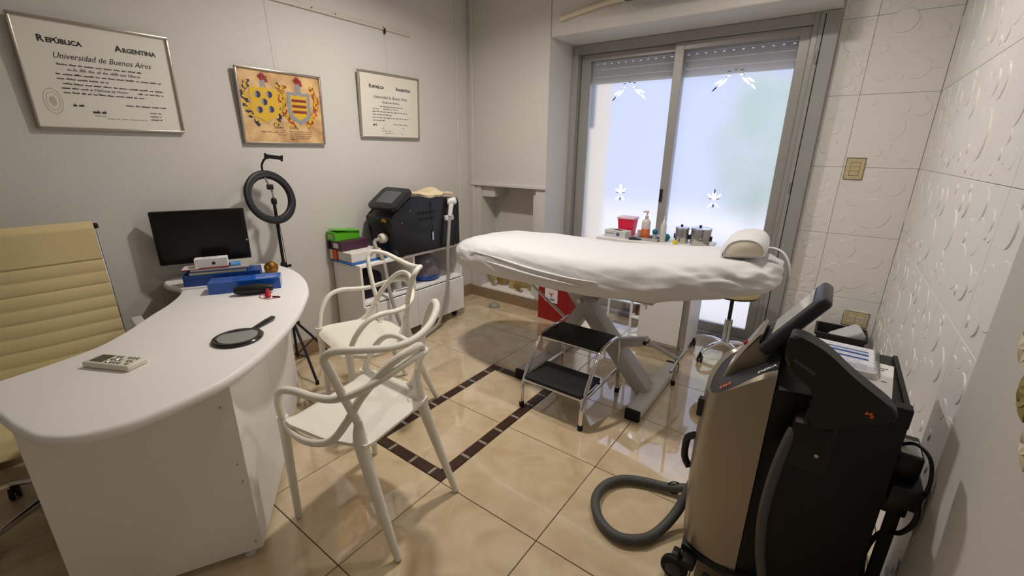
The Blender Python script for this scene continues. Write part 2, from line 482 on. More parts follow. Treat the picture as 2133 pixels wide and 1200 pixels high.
# y is measured from the frame's inner face
M_aluD = mat('weathered_grey_aluminium', (160, 159, 158), 0.5, 0.1, var=(7, 0.12))
wbar('frame_jamb', -1.958, -1.905, 0.0, 0.11, 0.0, 2.213)
wbar('frame_jamb', -0.268, -0.1635, -0.012, 0.11, 0.0, 2.213, M_aluD)
wbar('frame_jamb', -0.300, -0.268, 0.0, 0.11, 0.0, 2.213)
wbar('frame_head', -1.905, -0.300, 0.0, 0.11, 2.150, 2.213)
wbar('frame_sill', -1.905, -0.300, 0.0, 0.11, 0.0, 0.035, M_aluD)
lat = wbar('jamb_cover_strip', -0.245, -0.240, -0.016, -0.0115, 0.0, 2.2, M_blackm)
for z in (1.96, 1.18): wbar('strike_plate', -0.258, -0.246, -0.020, -0.0118, z-0.035, z+0.035, M_steel)
for name, x0, x1, y0, sl, sr in (('sash', -1.900, -1.062, 0.062, 0.085, 0.040), ('sash', -1.128, -0.302, 0.022, 0.064, 0.060)):
    s = bpy.data.objects.new('sash', None); COL.objects.link(s); s.parent = win
    z0, z1 = 0.038, 2.148; zt = 2.098; zb = 0.110; d = 0.032
    wbar('stile', x0, x0+sl, y0, y0+d, z0, z1, par=s); wbar('stile', x1-sr, x1, y0, y0+d, z0, z1, par=s)
    wbar('rail', x0+sl, x1-sr, y0, y0+d, zt, z1, par=s); wbar('rail', x0+sl, x1-sr, y0, y0+d, z0, zb, par=s)
    obj('glass_pane', bx(x0+sl, x1-sr, y0+0.014, y0+0.0145, zb, zt), M_frost, s)
    if sl < 0.07:
        obj('latch', bx(x0+0.004, x0+0.026, y0-0.014, y0, 1.02, 1.12, 0.004), M_blackm, s)
# motifs stuck to the glass
def clear_decal():
    m = bpy.data.materials.new('daylit_white_decal'); m.use_nodes = True; nt = m.node_tree; nt.nodes.remove(nt.nodes['Principled BSDF'])
    d = nt.nodes.new('ShaderNodeBsdfDiffuse'); d.inputs['Color'].default_value = (0.95, 0.95, 0.95, 1)  # white laid over the pane stands in for daylight through clear glass
    tr = nt.nodes.new('ShaderNodeBsdfTransparent'); ad = nt.nodes.new('ShaderNodeAddShader')
    nt.links.new(d.outputs[0], ad.inputs[0]); nt.links.new(tr.outputs[0], ad.inputs[1]); nt.links.new(ad.outputs[0], nt.nodes['Material Output'].inputs[0])
    return m
M_mw = clear_decal(); M_md = mat('dark_glass_decal', (58, 62, 66), 0.3)
def motif(cx, cz, kind, yy, holder):
    W, D = NB(), NB()
    def leaf(bm, x, z, L, w, ang):
        c, s = math.cos(ang), math.sin(ang); pts = []
        for t, k in ((0, 0), (0.25, 0.8), (0.5, 1), (0.8, 0.6), (1, 0), (0.8, -0.35), (0.5, -0.6), (0.25, -0.4)):
            a, b = t*L, k*w/2; pts.append((x+a*c-b*s, z+a*s+b*c))
        prism(pts, 0, 0.0006, bm)
    if kind == 'scroll':
        for s in (-1, 1):
            leaf(W, s*0.045, 0.0, 0.075, 0.020, PI/2 - s*2.3)
            leaf(W, s*0.075, -0.005, 0.060, 0.018, PI/2 - s*2.1)
            leaf(W, s*0.03, 0.012, 0.035, 0.014, PI/2 - s*1.2)
            leaf(D, s*0.025, 0.045, 0.030, 0.008, PI/2 - s*1.6)
            leaf(D, s*0.045, 0.030, 0.025, 0.008, PI/2 - s*2.5)
            leaf(D if s < 0 else W, s*0.105, -0.045, 0.05, 0.014, PI/2 - s*2.4)
        leaf(D, -0.012, 0.05, 0.024, 0.008, 0)
    else:
        leaf(W, 0, -0.01, 0.085, 0.030, PI/2)
        for s in (-1, 1):
            leaf(W, s*0.006, -0.005, 0.06, 0.020, PI/2 - s*0.75)
            leaf(W, s*0.006, -0.025, 0.05, 0.016, PI/2 - s*2.4)
            leaf(D, s*0.008, 0.0, 0.034, 0.010, PI/2 - s*1.45)
            leaf(D, s*0.014, -0.03, 0.022, 0.007, PI/2 - s*2.6)
        leaf(D, 0, -0.035, 0.03, 0.014, -PI/2)
        if kind == 'lily_dark': leaf(D, 0.0, 0.035, 0.04, 0.018, PI/2)
    for nm, bm, m in (('etched_motif', W, M_mw), ('dark_motif', D, M_md)):  # second piece holds the dark-coloured leaves of the motif
        o = obj(nm, bm, m, holder)
        o.matrix_local = Matrix(((1, 0, 0, cx), (0, 0, -1, yy), (0, 1, 0, cz), (0, 0, 0, 1)))
sashes = [o for o in win.children if o.name.startswith('sash')]
motif(-1.475, 1.87, 'scroll', 0.0755, sashes[0]); motif(-1.475, 1.065, 'lily', 0.0755, sashes[0])
motif(-0.705, 1.89, 'scroll', 0.0355, sashes[1]); motif(-0.722, 1.068, 'lily_dark', 0.0355, sashes[1])

# roller shutter pulled most of the way up, perforated slats
M_slat = mat('pale_grey_shutter_plastic', (196, 196, 196), 0.55)
sh = thing('roller_shutter', 'pale grey perforated roller shutter hanging at top of window', 'shutter', (0, 3.598, 1.925))
zs = [0.0, 0.055, 0.110, 0.165, 0.220]
for k, z in enumerate(zs):
    bm = NB(); x0, x1 = -1.90, -0.31
    box(bm, x0, x1, 0, 0.008, z+0.001, z+0.0375)
    if k >= 2:
        n = int((x1-x0)/0.060); 
        for i in range(n):
            box(bm, x0+0.060*i+0.016, min(x0+0.060*(i+1), x1), 0, 0.008, z+0.0375, z+0.0445)
        box(bm, x0, x1, 0, 0.008, z+0.0445, z+0.054)
    else: box(bm, x0, x1, 0.001, 0.007, z+0.0375, z+0.054)
    obj('shutter_slat', bm, M_slat, sh)

M_ground = mat('sunlit_pale_paving', (236, 230, 224), 0.9)
gd = obj('ground', bx(-7, 5, YW+0.25, 12, -0.12, -0.02), M_ground); gd['kind'] = 'structure'
pier = obj('wall_outside', bx(-2.55, -1.945, 3.86, 4.3, -0.1, 2.6, 0.01), mat('cream_render', (236, 222, 196), 0.9)); pier['kind'] = 'structure'
gp = obj('drain_pipe', tb([(-1.915, 3.835, 1.60), (-1.915, 3.835, 2.55)], 0.028, 14), mat('grey_pvc', (142, 142, 146), 0.6), None, 40)
tag(gp, 'blurred grey pipe on the cream wall outside the frosted glass', 'pipe')
rnd = random.Random(5)
pl = thing('shrub', 'blurred green shrub outside the right window pane', 'shrub', (-0.92, 7.0, -0.02))
bm = NB()
for k in range(1500):
    a, h = rnd.uniform(0, 2*PI), rnd.uniform(0.5, 2.3); rr = 0.75*math.sqrt(rnd.random())*(1-abs(h-1.4)*0.6)
    c = Vector((rr*math.cos(a), rr*math.sin(a), h)); d = Vector((rnd.uniform(-1, 1), rnd.uniform(-1, 1), rnd.uniform(-.3, 1))).normalized(); w = d.cross(Vector((0.3, 0.2, 1))).normalized()
    L = rnd.uniform(0.10, 0.18)
    bm.faces.new([bm.verts.new(p) for p in (c, c+d*L*0.5+w*L*0.22, c+d*L, c+d*L*0.5-w*L*0.22)])
lf = obj('foliage', bm, mat('pale_green_leaf', (224, 240, 210), 0.7), pl); lf['kind'] = 'stuff'
obj('stem', tb([(0, 0, 0), (0.02, 0.01, 0.5), (-0.02, 0.02, 1.3)], [0.02, 0.016, 0.008], 8), mat('bark', (120, 98, 74), 0.9), pl, 40)

# ------------------------------------------------------------------ framed pictures on the left wall
def picture(name, label, y0, y1, z0, z1, tilt, paper):
    w, h = y1-y0, z1-z0
    t = thing(name, label, 'picture')
    a = math.radians(tilt)
    frame_at(t, (XL+0.004, (y0+y1)/2, z0), (0, 1, 0), (math.sin(a), 0, math.cos(a)))
    b, d = 0.011, 0.018
    for nm, x0, x1, q0, q1 in (('frame_bar', -w/2, w/2, 0, b), ('frame_bar', -w/2, w/2, h-b, h), ('frame_bar', -w/2, -w/2+b, b, h-b), ('frame_bar', w/2-b, w/2, b, h-b)):
        obj(nm, bx(x0, x1, q0, q1, 0, d, 0.003, 2), M_frame, t, 40)
    obj('backing_print', bx(-w/2+b, w/2-b, b, h-b, 0.002, 0.0085), paper, t)
    obj('glass_pane', bx(-w/2+b, w/2-b, b, h-b, 0.0128, 0.0130), M_pglass, t)
    return t, w, h
M_frame = mat('silver_picture_frame', (178, 170, 158), 0.28, 0.9)
ZT = 0.0092

t, w, h = picture('framed_diploma', 'large framed diploma at far left, with unbroken grey paper and an oval seal', 0.388, 0.922, 1.464, 1.904, 2.0, M_paper)
def caps(s1, s2, x, y, big, small, par, ink=M_ink):
    text('heading', s1, big, ink, par, (x, y, ZT), bold=big*0.028)
    text('heading', s2, small, ink, par, (x+big*0.74, y, ZT), bold=big*0.026, xscale=0.97)
caps('R', 'EPÚBLICA', -0.195, 0.345, 0.036, 0.026, t)
caps('A', 'RGENTINA', 0.055, 0.345, 0.036, 0.026, t)
text('heading', 'Universidad de Buenos Aires', 0.0335, M_ink, t, (0.008, 0.288, ZT), align='CENTER', shear=0.35, xscale=0.86)
rn = random.Random(2)
lines = NB()
for y, x, L in ((0.262, -0.155, 0.29), (0.223, -0.165, 0.37), (0.205, -0.165, 0.17), (0.186, -0.15, 0.36)):
    scribble(lines, x, y, L, 0.0050, 0.0009, rn, z=ZT)
scribble(lines, -0.155, 0.150, 0.29, 0.0050, 0.0009, rn, z=ZT)
scribble(lines, -0.158, 0.168, 0.10, 0.0050, 0.0009, rn, z=ZT); scribble(lines, 0.105, 0.168, 0.10, 0.0050, 0.0009, rn, z=ZT)
scribble(lines, 0.05, 0.112, 0.155, 0.0045, 0.0011, rn, z=ZT)
scribble(lines, -0.03, 0.052, 0.15, 0.0016, 0.0010, rn, z=ZT)
for yy in (0.085, 0.070, 0.055): scribble(lines, 0.135, yy, 0.045, 0.004, 0.0010, rn, z=ZT)
scribble(lines, -0.135, 0.098, 0.035, 0.008, 0.0012, rn, z=ZT); scribble(lines, -0.075, 0.073, 0.05, 0.010, 0.0010, rn, z=ZT); scribble(lines, -0.07, 0.062, 0.04, 0.002, 0.001, rn, z=ZT)
obj('handwritten_lines', lines, M_ink, t)['kind'] = 'stuff'
nm_ = NB(); scribble(nm_, -0.125, 0.241, 0.25, 0.0085, 0.0010, rn, step=0.004, z=ZT); obj('handwritten_name', nm_, M_inkfaint, t)
text('script_line', 'Diploma de Honor', 0.0165, M_ink, t, (-0.052, 0.167, ZT), shear=0.35, xscale=0.95)
sealm = mat('embossed_seal', (196, 190, 176), 0.6)
bm = NB()
for r0, r1 in ((1.0, 0.93), (0.72, 0.66)):
    A = ellipse_pts(-0.195, 0.115, 0.030*r0, 0.052*r0, 32); B = ellipse_pts(-0.195, 0.115, 0.030*r1, 0.052*r1, 32)
    va = [bm.verts.new((*p, ZT)) for p in A]; vb = [bm.verts.new((*p, ZT)) for p in B]
    for k in range(32): bm.faces.new((va[k], va[(k+1) % 32], vb[(k+1) % 32], vb[k]))
prism(ellipse_pts(-0.195, 0.115, 0.010, 0.020, 16), ZT, ZT+0.0002, bm)
obj('seal', bm, sealm, t)

t, w, h = picture('framed_diploma', 'small framed diploma on the right of the coats of arms, cream paper', 1.990, 2.535, 1.474, 1.915, 2.6, mat('pale_cream_paper', (226, 219, 202), 0.8))
caps('R', 'EPÚBLICA', -0.185, 0.335, 0.034, 0.024, t)
caps('A', 'RGENTINA', 0.05, 0.335, 0.034, 0.024, t)
text('heading', 'Universidad de Buenos Aires', 0.031, M_ink, t, (0.0, 0.270, ZT), align='CENTER', shear=0.4, xscale=0.85)
text('heading', 'Facultad de Medicina', 0.021, M_ink, t, (0.0, 0.240, ZT), align='CENTER', shear=0.4, xscale=0.9)
lines = NB(); rn = random.Random(9)
for y, x, L in ((0.214, -0.10, 0.21), (0.197, -0.16, 0.05), (0.178, -0.165, 0.33), (0.158, -0.165, 0.17), (0.138, -0.165, 0.33), (0.119, -0.165, 0.11), (0.096, 0.02, 0.14)):
    scribble(lines, x, y, L, 0.0050, 0.0009, rn, z=ZT)
scribble(lines, -0.165, 0.085, 0.03, 0.010, 0.002, rn, z=ZT)
obj('handwritten_lines', lines, M_ink, t)['kind'] = 'stuff'
f2 = NB()
scribble(f2, -0.07, 0.197, 0.13, 0.006, 0.0009, rn, z=ZT)
for y, x, L in ((0.066, -0.09, 0.03), (0.048, -0.09, 0.10), (0.032, -0.06, 0.08), (0.07, 0.10, 0.03), (0.03, 0.09, 0.03)): scribble(f2, x, y, L, 0.004, 0.0007, rn, z=ZT)
obj('faint_signatures', f2, M_inkfaint, t)['kind'] = 'stuff'

t, w, h = picture('framed_coat_of_arms', 'framed parchment print of two coats of arms', 1.205, 1.708, 1.419, 1.827, 2.6, M_parch)
PY = mat('heraldic_yellow', (222, 178, 40), 0.6); PB = mat('heraldic_navy', (40, 40, 82), 0.6); PR = mat('heraldic_red', (158, 44, 34), 0.6)
PO = mat('heraldic_orange', (196, 92, 34), 0.6); PG = mat('heraldic_grey', (150, 150, 152), 0.6); PK = mat('heraldic_dark_red', (136, 46, 24), 0.6)
rn = random.Random(21)
def shield(cx, cy, sx, sy):
    return [(cx+sx*a, cy+sy*b) for a, b in ((-1, .86), (-.93, 1), (-.35, .93), (0, 1.05), (.35, .93), (.93, 1), (1, .86), (.96, .2), (1, -.35), (.8, -.8), (.35, -.97), (0, -1.15), (-.35, -.97), (-.8, -.8), (-1, -.35), (-.96, .2))]
def mantling(cx, cy, cols, name):
    for m, cnt, dz in cols:
        bm = NB()
        for s in (-1, 1):
            for k in range(cnt):
                u = k/(cnt-1)
                px = cx+s*(0.035+0.075*math.sin(PI*(0.25+0.7*u))+rn.uniform(-0.010, 0.012)); py = cy+0.105-0.215*u+rn.uniform(-0.01, 0.01)
                flat_poly(bm, ellipse_pts(px, py, rn.uniform(0.009, 0.019), rn.uniform(0.006, 0.011), 8, rn.uniform(0, PI)), ZT+dz, 0.0001)
        obj(name, bm, m, t)['kind'] = 'stuff'
for cx, cols in ((-0.108, ((PB, 34, 0), (PY, 14, 0.0002))), (0.098, ((PK, 20, 0), (PO, 30, 0.0001), (PY, 12, 0.0002)))):
    mantling(cx, 0.225, cols, 'mantling')
    bm = NB(); flat_poly(bm, [(cx-0.022, 0.300), (cx+0.022, 0.300), (cx+0.014, 0.318), (cx+0.016, 0.345), (cx, 0.356), (cx-0.016, 0.343), (cx-0.013, 0.318)], ZT+0.0004, 0.0001); obj('helmet', bm, PG, t)
    bm = NB()
    for a, b, r in ((0, .012, .015), (-.014, .004, .012), (.016, 0, .013), (.022, -.016, .010), (-.004, -.004, .014)): flat_poly(bm, ellipse_pts(cx+a, 0.362+b, r, r*0.9, 12), ZT+0.0005, 0.0001)
    obj('plume', bm, PR, t)
bm = NB(); flat_poly(bm, shield(-0.108, 0.222, 0.080, 0.088), ZT+0.0006, 0.0002); sh1 = obj('shield', bm, PY, t)
bm = NB(); b2 = NB()
for a, b in ((-.036, .048), (.030, .052), (-.002, .010), (-.034, -.034), (.032, -.028)):
    flat_poly(bm, ellipse_pts(-0.108+a, 0.222+b, 0.0175, 0.0185, 18), ZT+0.0010, 0.0001)
    flat_poly(b2, [p for p in ellipse_pts(-0.108+a-0.002, 0.222+b, 0.0155, 0.0165, 18) if p[0] <= -0.108+a-0.003], ZT+0.0012, 0.0001)
obj('roundels', bm, PB, sh1); obj('roundel_highlights', b2, PG, sh1)['kind'] = 'stuff'
bm = NB(); flat_poly(bm, shield(0.098, 0.215, 0.072, 0.088), ZT+0.0006, 0.0002); sh2 = obj('shield', bm, PG, t)
bm = NB(); flat_poly(bm, shield(0.098, 0.218, 0.052, 0.066), ZT+0.0010, 0.0001); obj('field', bm, PY, sh2)
bm = NB()
for b in (0.036, 0.004, -0.028): flat_poly(bm, [(0.098-0.046, 0.218+b-0.008), (0.098+0.046, 0.218+b-0.008), (0.098+0.046, 0.218+b+0.008), (0.098-0.046, 0.218+b+0.008)], ZT+0.0013, 0.0001)
obj('bars', bm, PK, sh2)
text('family_name', 'Talavera', 0.022, M_ink, t, (-0.045, 0.090, ZT), align='CENTER', shear=0.15, xscale=0.8)
text('family_name', 'Gómez', 0.022, M_ink, t, (0.020, 0.090, ZT), shear=0.15, xscale=0.9)
lines = NB()
for y, x, L in ((0.078, -0.03, 0.025), (0.066, -0.15, 0.145), (0.052, -0.055, 0.05), (0.072, 0.02, 0.14), (0.060, 0.02, 0.14), (0.048, 0.02, 0.14), (0.037, 0.02, 0.13), (0.027, 0.02, 0.045)): scribble(lines, x, y, L, 0.0030, 0.0008, rn, z=ZT)
obj('small_print', lines, M_ink, t)['kind'] = 'stuff'

# picture rail with hooks and wires
t = thing('picture_rail', 'thin pale picture rail high on the left wall', 'rail', (XL, 1.7, 2.21))
obj('track', bx(0, 0.012, -0.9, 0.80, -0.012, 0.014, 0.002), mat('pale_rail', (200, 192, 180), 0.4), t)
for y in (-0.62, 0.02, 0.55, 0.18): obj('screw', lathe([(0.004, 0.0118), (0.004, 0.0135)], 8, axis='x', center=(0, y, 0.004)), M_blackm, t)
hk = obj('hook', bx(0.006, 0.018, 0.555, 0.568, -0.036, 0.0, 0.002), M_blackm, t)
M_wire = mat('nylon_wire', (206, 200, 190), 0.3)
obj('wire', tb([(0.012, 0.5615, -0.034), (0.026, 0.5615, -0.285)], 0.0008, 6), M_wire, t)
obj('wire', tb([(0.012, -0.26, -0.012), (0.030, -0.245, -0.384)], 0.0008, 6), M_wire, t)

# ------------------------------------------------------------------ things above and beside the window
t = thing('cable_duct', 'cream painted pipe stub running under the air conditioner above the window', 'duct', (-1.8, YP, 2.32))
obj('duct_pipe', tb(spline([(-0.07, -0.014, 0.0), (0.12, -0.016, 0.028), (0.30, -0.018, 0.048), (0.46, -0.02, 0.052)], 6), 0.017, 10), mat('cream_duct', (216, 204, 180), 0.6), t, 50)
tag(obj('cable_loop', tb([(-1.46+0.045*math.cos(a*PI/8), YP-0.024, 2.352+0.028*math.sin(a*PI/8)) for a in range(16)], 0.003, 6, True), mat('cream_cable', (206, 196, 178), 0.5), None, 40), 'small coil of cream cable beside the air conditioner', 'cable')
t = thing('air_conditioner', 'wall air conditioner above the window, only its dark louvre edge in view', 'air conditioner', (-0.99, YP, 2.335))
obj('body', bx(-0.40, 0.40, -0.20, -0.001, 0.018, 0.262, 0.02, 3), M_whitep, t, 40)
obj('louvre', bx(-0.36, 0.36, -0.16, -0.06, 0.004, 0.016, 0.003), mat('dark_louvre', (40, 50, 62), 0.3), t)
t = thing('light_switch', 'square beige light switch plate beside the window frame', 'switch'); frame_at(t, (0.069, YW, 1.31), (1, 0, 0), (0, 0, 1))
M_beige = mat('beige_switch_plastic', (208, 190, 148), 0.45); M_beiged = mat('dark_gap', (70, 60, 44), 0.7)
obj('back_edge', bx(-0.050, 0.050, -0.068, 0.068, 0, 0.0035, 0.001), M_beiged, t)
obj('plate', bx(-0.047, 0.047, -0.064, 0.064, 0.0035, 0.010, 0.003), M_beige, t)
obj('module_gap', bx(-0.025, 0.025, -0.041, 0.041, 0.010, 0.0106), M_beiged, t)
for k in (-1, 0, 1): obj('rocker', bx(-0.0235, 0.0235, -0.0125+0.0265*k, 0.0125+0.0265*k, 0.0106, 0.014, 0.0015), M_beige, t)
t = thing('wall_socket', 'beige double socket plate low on the tiled wall', 'socket'); frame_at(t, (0.268, YW, 0.338), (1, 0, 0), (0, 0, 1))
obj('back_edge', bx(-0.070, 0.070, -0.051, 0.051, 0, 0.0035, 0.001), M_beiged, t)
obj('plate', bx(-0.067, 0.067, -0.048, 0.048, 0.0035, 0.010, 0.003), M_beige, t)
for sx in (-0.024, 0.024):
    s = obj('socket_module', bx(sx-0.018, sx+0.018, -0.026, 0.026, 0.010, 0.0125, 0.001), mat('ivory_module', (222, 212, 184), 0.4), t)
    bm = NB()
    for a, (px, py) in ((0.5, (-0.007, 0.006)), (-0.5, (0.007, 0.006)), (0, (0, -0.010))):
        box(bm, -0.0012, 0.0012, -0.005, 0.005, 0.0125, 0.0130, mtx=Matrix.Translation((sx+px, py, 0)) @ Matrix.Rotation(a, 4, 'Z'))
    obj('slots', bm, M_blackm, s)
t = thing('round_cover', 'round white cap on the tiled wall near the ceiling', 'cover'); frame_at(t, (0.135, YW, 2.125), (1, 0, 0), (0, 0, 1))
obj('disc', lathe([(0.062, 0), (0.062, 0.007), (0.058, 0.010), (0.002, 0.011)], 32), M_tilewall, t, 30)
# ------------------------------------------------------------------ desk
t = thing('reception_desk', 'white curved reception desk with a boomerang-shaped top', 'desk', (-1.9, 0.6, 0))
O = Vector((-1.9, 0.6))
outer = spline([(-1.455, 0.035), (-1.385, 0.085), (-1.350, 0.170), (-1.350, 0.250), (-1.363, 0.335), (-1.395, 0.445), (-1.480, 0.575), (-1.610, 0.722), (-1.750, 0.858), (-1.914, 0.985), (-2.050, 1.075), (-2.250, 1.165), (-2.460, 1.215), (-2.640, 1.212), (-2.752, 1.165)], 5)
inner = spline([(-2.785, 1.05), (-2.788, 0.85), (-2.785, 0.72), (-2.735, 0.668), (-2.650, 0.665), (-2.570, 0.682), (-2.462, 0.657), (-2.323, 0.567), (-2.212, 0.467), (-2.084, 0.359), (-1.994, 0.258), (-1.951, 0.155), (-1.925, 0.060), (-1.912, -0.020)], 5)
outline = [(p[0]-O.x, p[1]-O.y) for p in outer] + [(p[0]-O.x, p[1]-O.y) for p in inner] + [(-1.88-O.x, -0.045-O.y), (-1.70-O.x, -0.010-O.y), (-1.56-O.x, 0.010-O.y)]
def resample(pts, n):
    P = [Vector((p[0], p[1])) for p in pts]; P.append(P[0]); d = [0.0]
    for i in range(1, len(P)): d.append(d[-1]+(P[i]-P[i-1]).length)
    out = []; j = 0
    for k in range(n):
        s = d[-1]*k/n
        while d[j+1] < s: j += 1
        out.append(P[j].lerp(P[j+1], (s-d[j])/max(1e-9, d[j+1]-d[j])))
    for _ in range(2): out = [(out[k-1]+2*out[k]+out[(k+1) % n])/4 for k in range(n)]
    return out
def slab(pts, z0, z1, r):
    """slab with a rounded (bullnose) edge"""
    n = len(pts); nor = []
    for k in range(n):
        t_ = pts[(k+1) % n]-pts[k-1]; nor.append(Vector((t_.y, -t_.x)).normalized())
    area = sum(pts[k-1].x*pts[k].y-pts[k].x*pts[k-1].y for k in range(n))
    sg = 1 if area > 0 else -1
    bm = NB(); rings = []
    for j in range(9):
        a = -PI/2+PI*j/8; ins = r*(1-math.cos(a)); z = (z0+z1)/2+(z1-z0)/2*math.sin(a)
        rings.append([bm.verts.new((pts[k].x-sg*nor[k].x*ins, pts[k].y-sg*nor[k].y*ins, z)) for k in range(n)])
    for A, B in zip(rings, rings[1:]):
        for k in range(n): bm.faces.new((A[k], A[(k+1) % n], B[(k+1) % n], B[k]))
    bm.faces.new(rings[0][::-1]); bm.faces.new(rings[-1])
    return bm
top = obj('desk_top', slab(resample(outline, 260), 0.690, 0.725, 0.014), M_white, t, 50)
def panel(name, a, b, z0, z1, th, par, m=M_white, inward=1):
    a = Vector(a)-O; b = Vector(b)-O; d = (b-a).normalized(); n = Vector((-d.y, d.x))*th*inward
    return obj(name, prism([tuple(a), tuple(b), tuple(b+n), tuple(a+n)], z0, z1, None, 0.0015, 1), m, par)
panel('end_panel', (-1.640, 0.010), (-1.415, 0.446), 0.035, 0.690, 0.018, t)
panel('front_panel', (-1.415, 0.4475), (-1.800, 0.725), 0.035, 0.690, 0.018, t)
panel('front_panel', (-1.802, 0.7265), (-2.330, 1.085), 0.035, 0.690, 0.018, t)
panel('rear_panel', (-2.334, 1.0875), (-2.66, 1.165), 0.035, 0.690, 0.018, t)
for p in ((-1.46, 0.42), (-1.66, 0.10), (-1.86, 0.72), (-2.30, 1.02), (-2.60, 1.10), (-2.02, 0.35)):
    obj('foot', lathe([(0.016, 0.0), (0.018, 0.004), (0.010, 0.012), (0.010, 0.036)], 12, center=(p[0]-O.x, p[1]-O.y, 0)), M_whitep, t, 40)
panel('leg_panel', (-2.03, 0.325), (-1.83, 0.70), 0.035, 0.690, 0.018, t)
# worn screw holes on the end panel
bm = NB()
for u, z in ((0.93, 0.62), (0.955, 0.40), (0.965, 0.33), (0.965, 0.07), (0.40, 0.055), (0.09, 0.655)):
    c = Vector((-1.640, 0.010)).lerp(Vector((-1.415, 0.446)), u)-O
    lathe([(0.004, -0.001), (0.004, 0.0006)], 8, bm, (c.x, c.y, z), 'y')
obj('screw_cap', bm, mat('worn_brown', (110, 96, 80), 0.8), t)

ZD = 0.725
# ------------------------------------------------------------------ office chair behind the desk
t = thing('office_chair', 'cream ribbed leather office chair with chrome frame behind the desk', 'office chair', (-2.27, 0.15, 0), math.radians(-6))
def back_fn(u, v):
    y = -0.255+0.51*u; z = 0.50+0.585*v
    x = -0.205-0.02*math.sin(PI*v)-0.11*v+0.012*math.cos(2*PI*(u-0.5))*0.5
    if z < 0.925:
        ph = (z-0.50)/0.053; x += 0.0055*abs(math.sin(PI*ph))**0.55
    else: x += 0.0055
    if z > 1.055: x -= 0.030*((z-1.055)/0.03)**2
    return (x, y, z)
obj('backrest', solidify(grid_surface(back_fn, 18, 150), 0.018), M_cream, t, 60)
def seat_fn(u, v):
    y = -0.245+0.49*u; x = -0.20+0.46*v
    z = 0.462+0.006*abs(math.sin(PI*v*8.5))-0.012*math.sin(PI*u) - (0.05*((v-0.86)/0.14)**2 if v > 0.86 else 0)
    return (x, y, z)
obj('seat', solidify(grid_surface(seat_fn, 14, 80), 0.022), M_cream, t, 60)
obj('seat_underside', bx(-0.19, 0.22, -0.22, 0.22, 0.415, 0.432, 0.006), M_blackm, t)
for s in (-1, 1):
    obj('side_frame', tb(spline([(0.25, s*0.254, 0.425), (0.0, s*0.254, 0.425), (-0.17, s*0.254, 0.44), (-0.248, s*0.252, 0.56), (-0.296, s*0.252, 0.80), (-0.345, s*0.252, 1.06)], 6), 0.009, 10), M_chrome, t, 60)
    cp = obj('top_cap', lathe([(0.009, -0.012), (0.010, 0), (0.008, 0.010)], 12, center=(-0.338, s*0.262, 1.066)), M_blackm, t, 40)
    a = obj('armrest', tb(spline([(-0.24, s*0.285, 0.60), (-0.10, s*0.300, 0.635), (0.06, s*0.300, 0.635), (0.13, s*0.295, 0.60), (0.12, s*0.280, 0.50), (0.06, s*0.270, 0.44)], 6), 0.011, 10), M_chrome, t, 60)
    obj('arm_pad', bx(-0.20, 0.04, s*0.300-0.022, s*0.300+0.022, 0.642, 0.668, 0.009, 3), mat('grey_arm_pad', (196, 192, 186), 0.5), a, 40)
obj('gas_column', lathe([(0.030, 0.10), (0.030, 0.28), (0.016, 0.28), (0.016, 0.42)], 16), M_chrome, t, 40)
for k in range(5):
    a = 2*PI*k/5+0.15; c, s = math.cos(a), math.sin(a)
    lg = obj('base_leg', tb([(0.02*c, 0.02*s, 0.115), (0.16*c, 0.16*s, 0.098), (0.30*c, 0.30*s, 0.072)], [0.020, 0.016, 0.012], 10), M_chrome, t, 50)
    bm = NB()
    for w in (-0.013, 0.013):
        lathe([(0.024, -0.007), (0.026, 0), (0.024, 0.007)], 16, bm, (0.30*c+w*(-s), 0.30*s+w*c, 0.0265), 'y')
    lathe([(0.008, 0.03), (0.008, 0.072)], 8, bm, (0.30*c, 0.30*s, 0))
    obj('castor', bm, M_black, lg, 40)

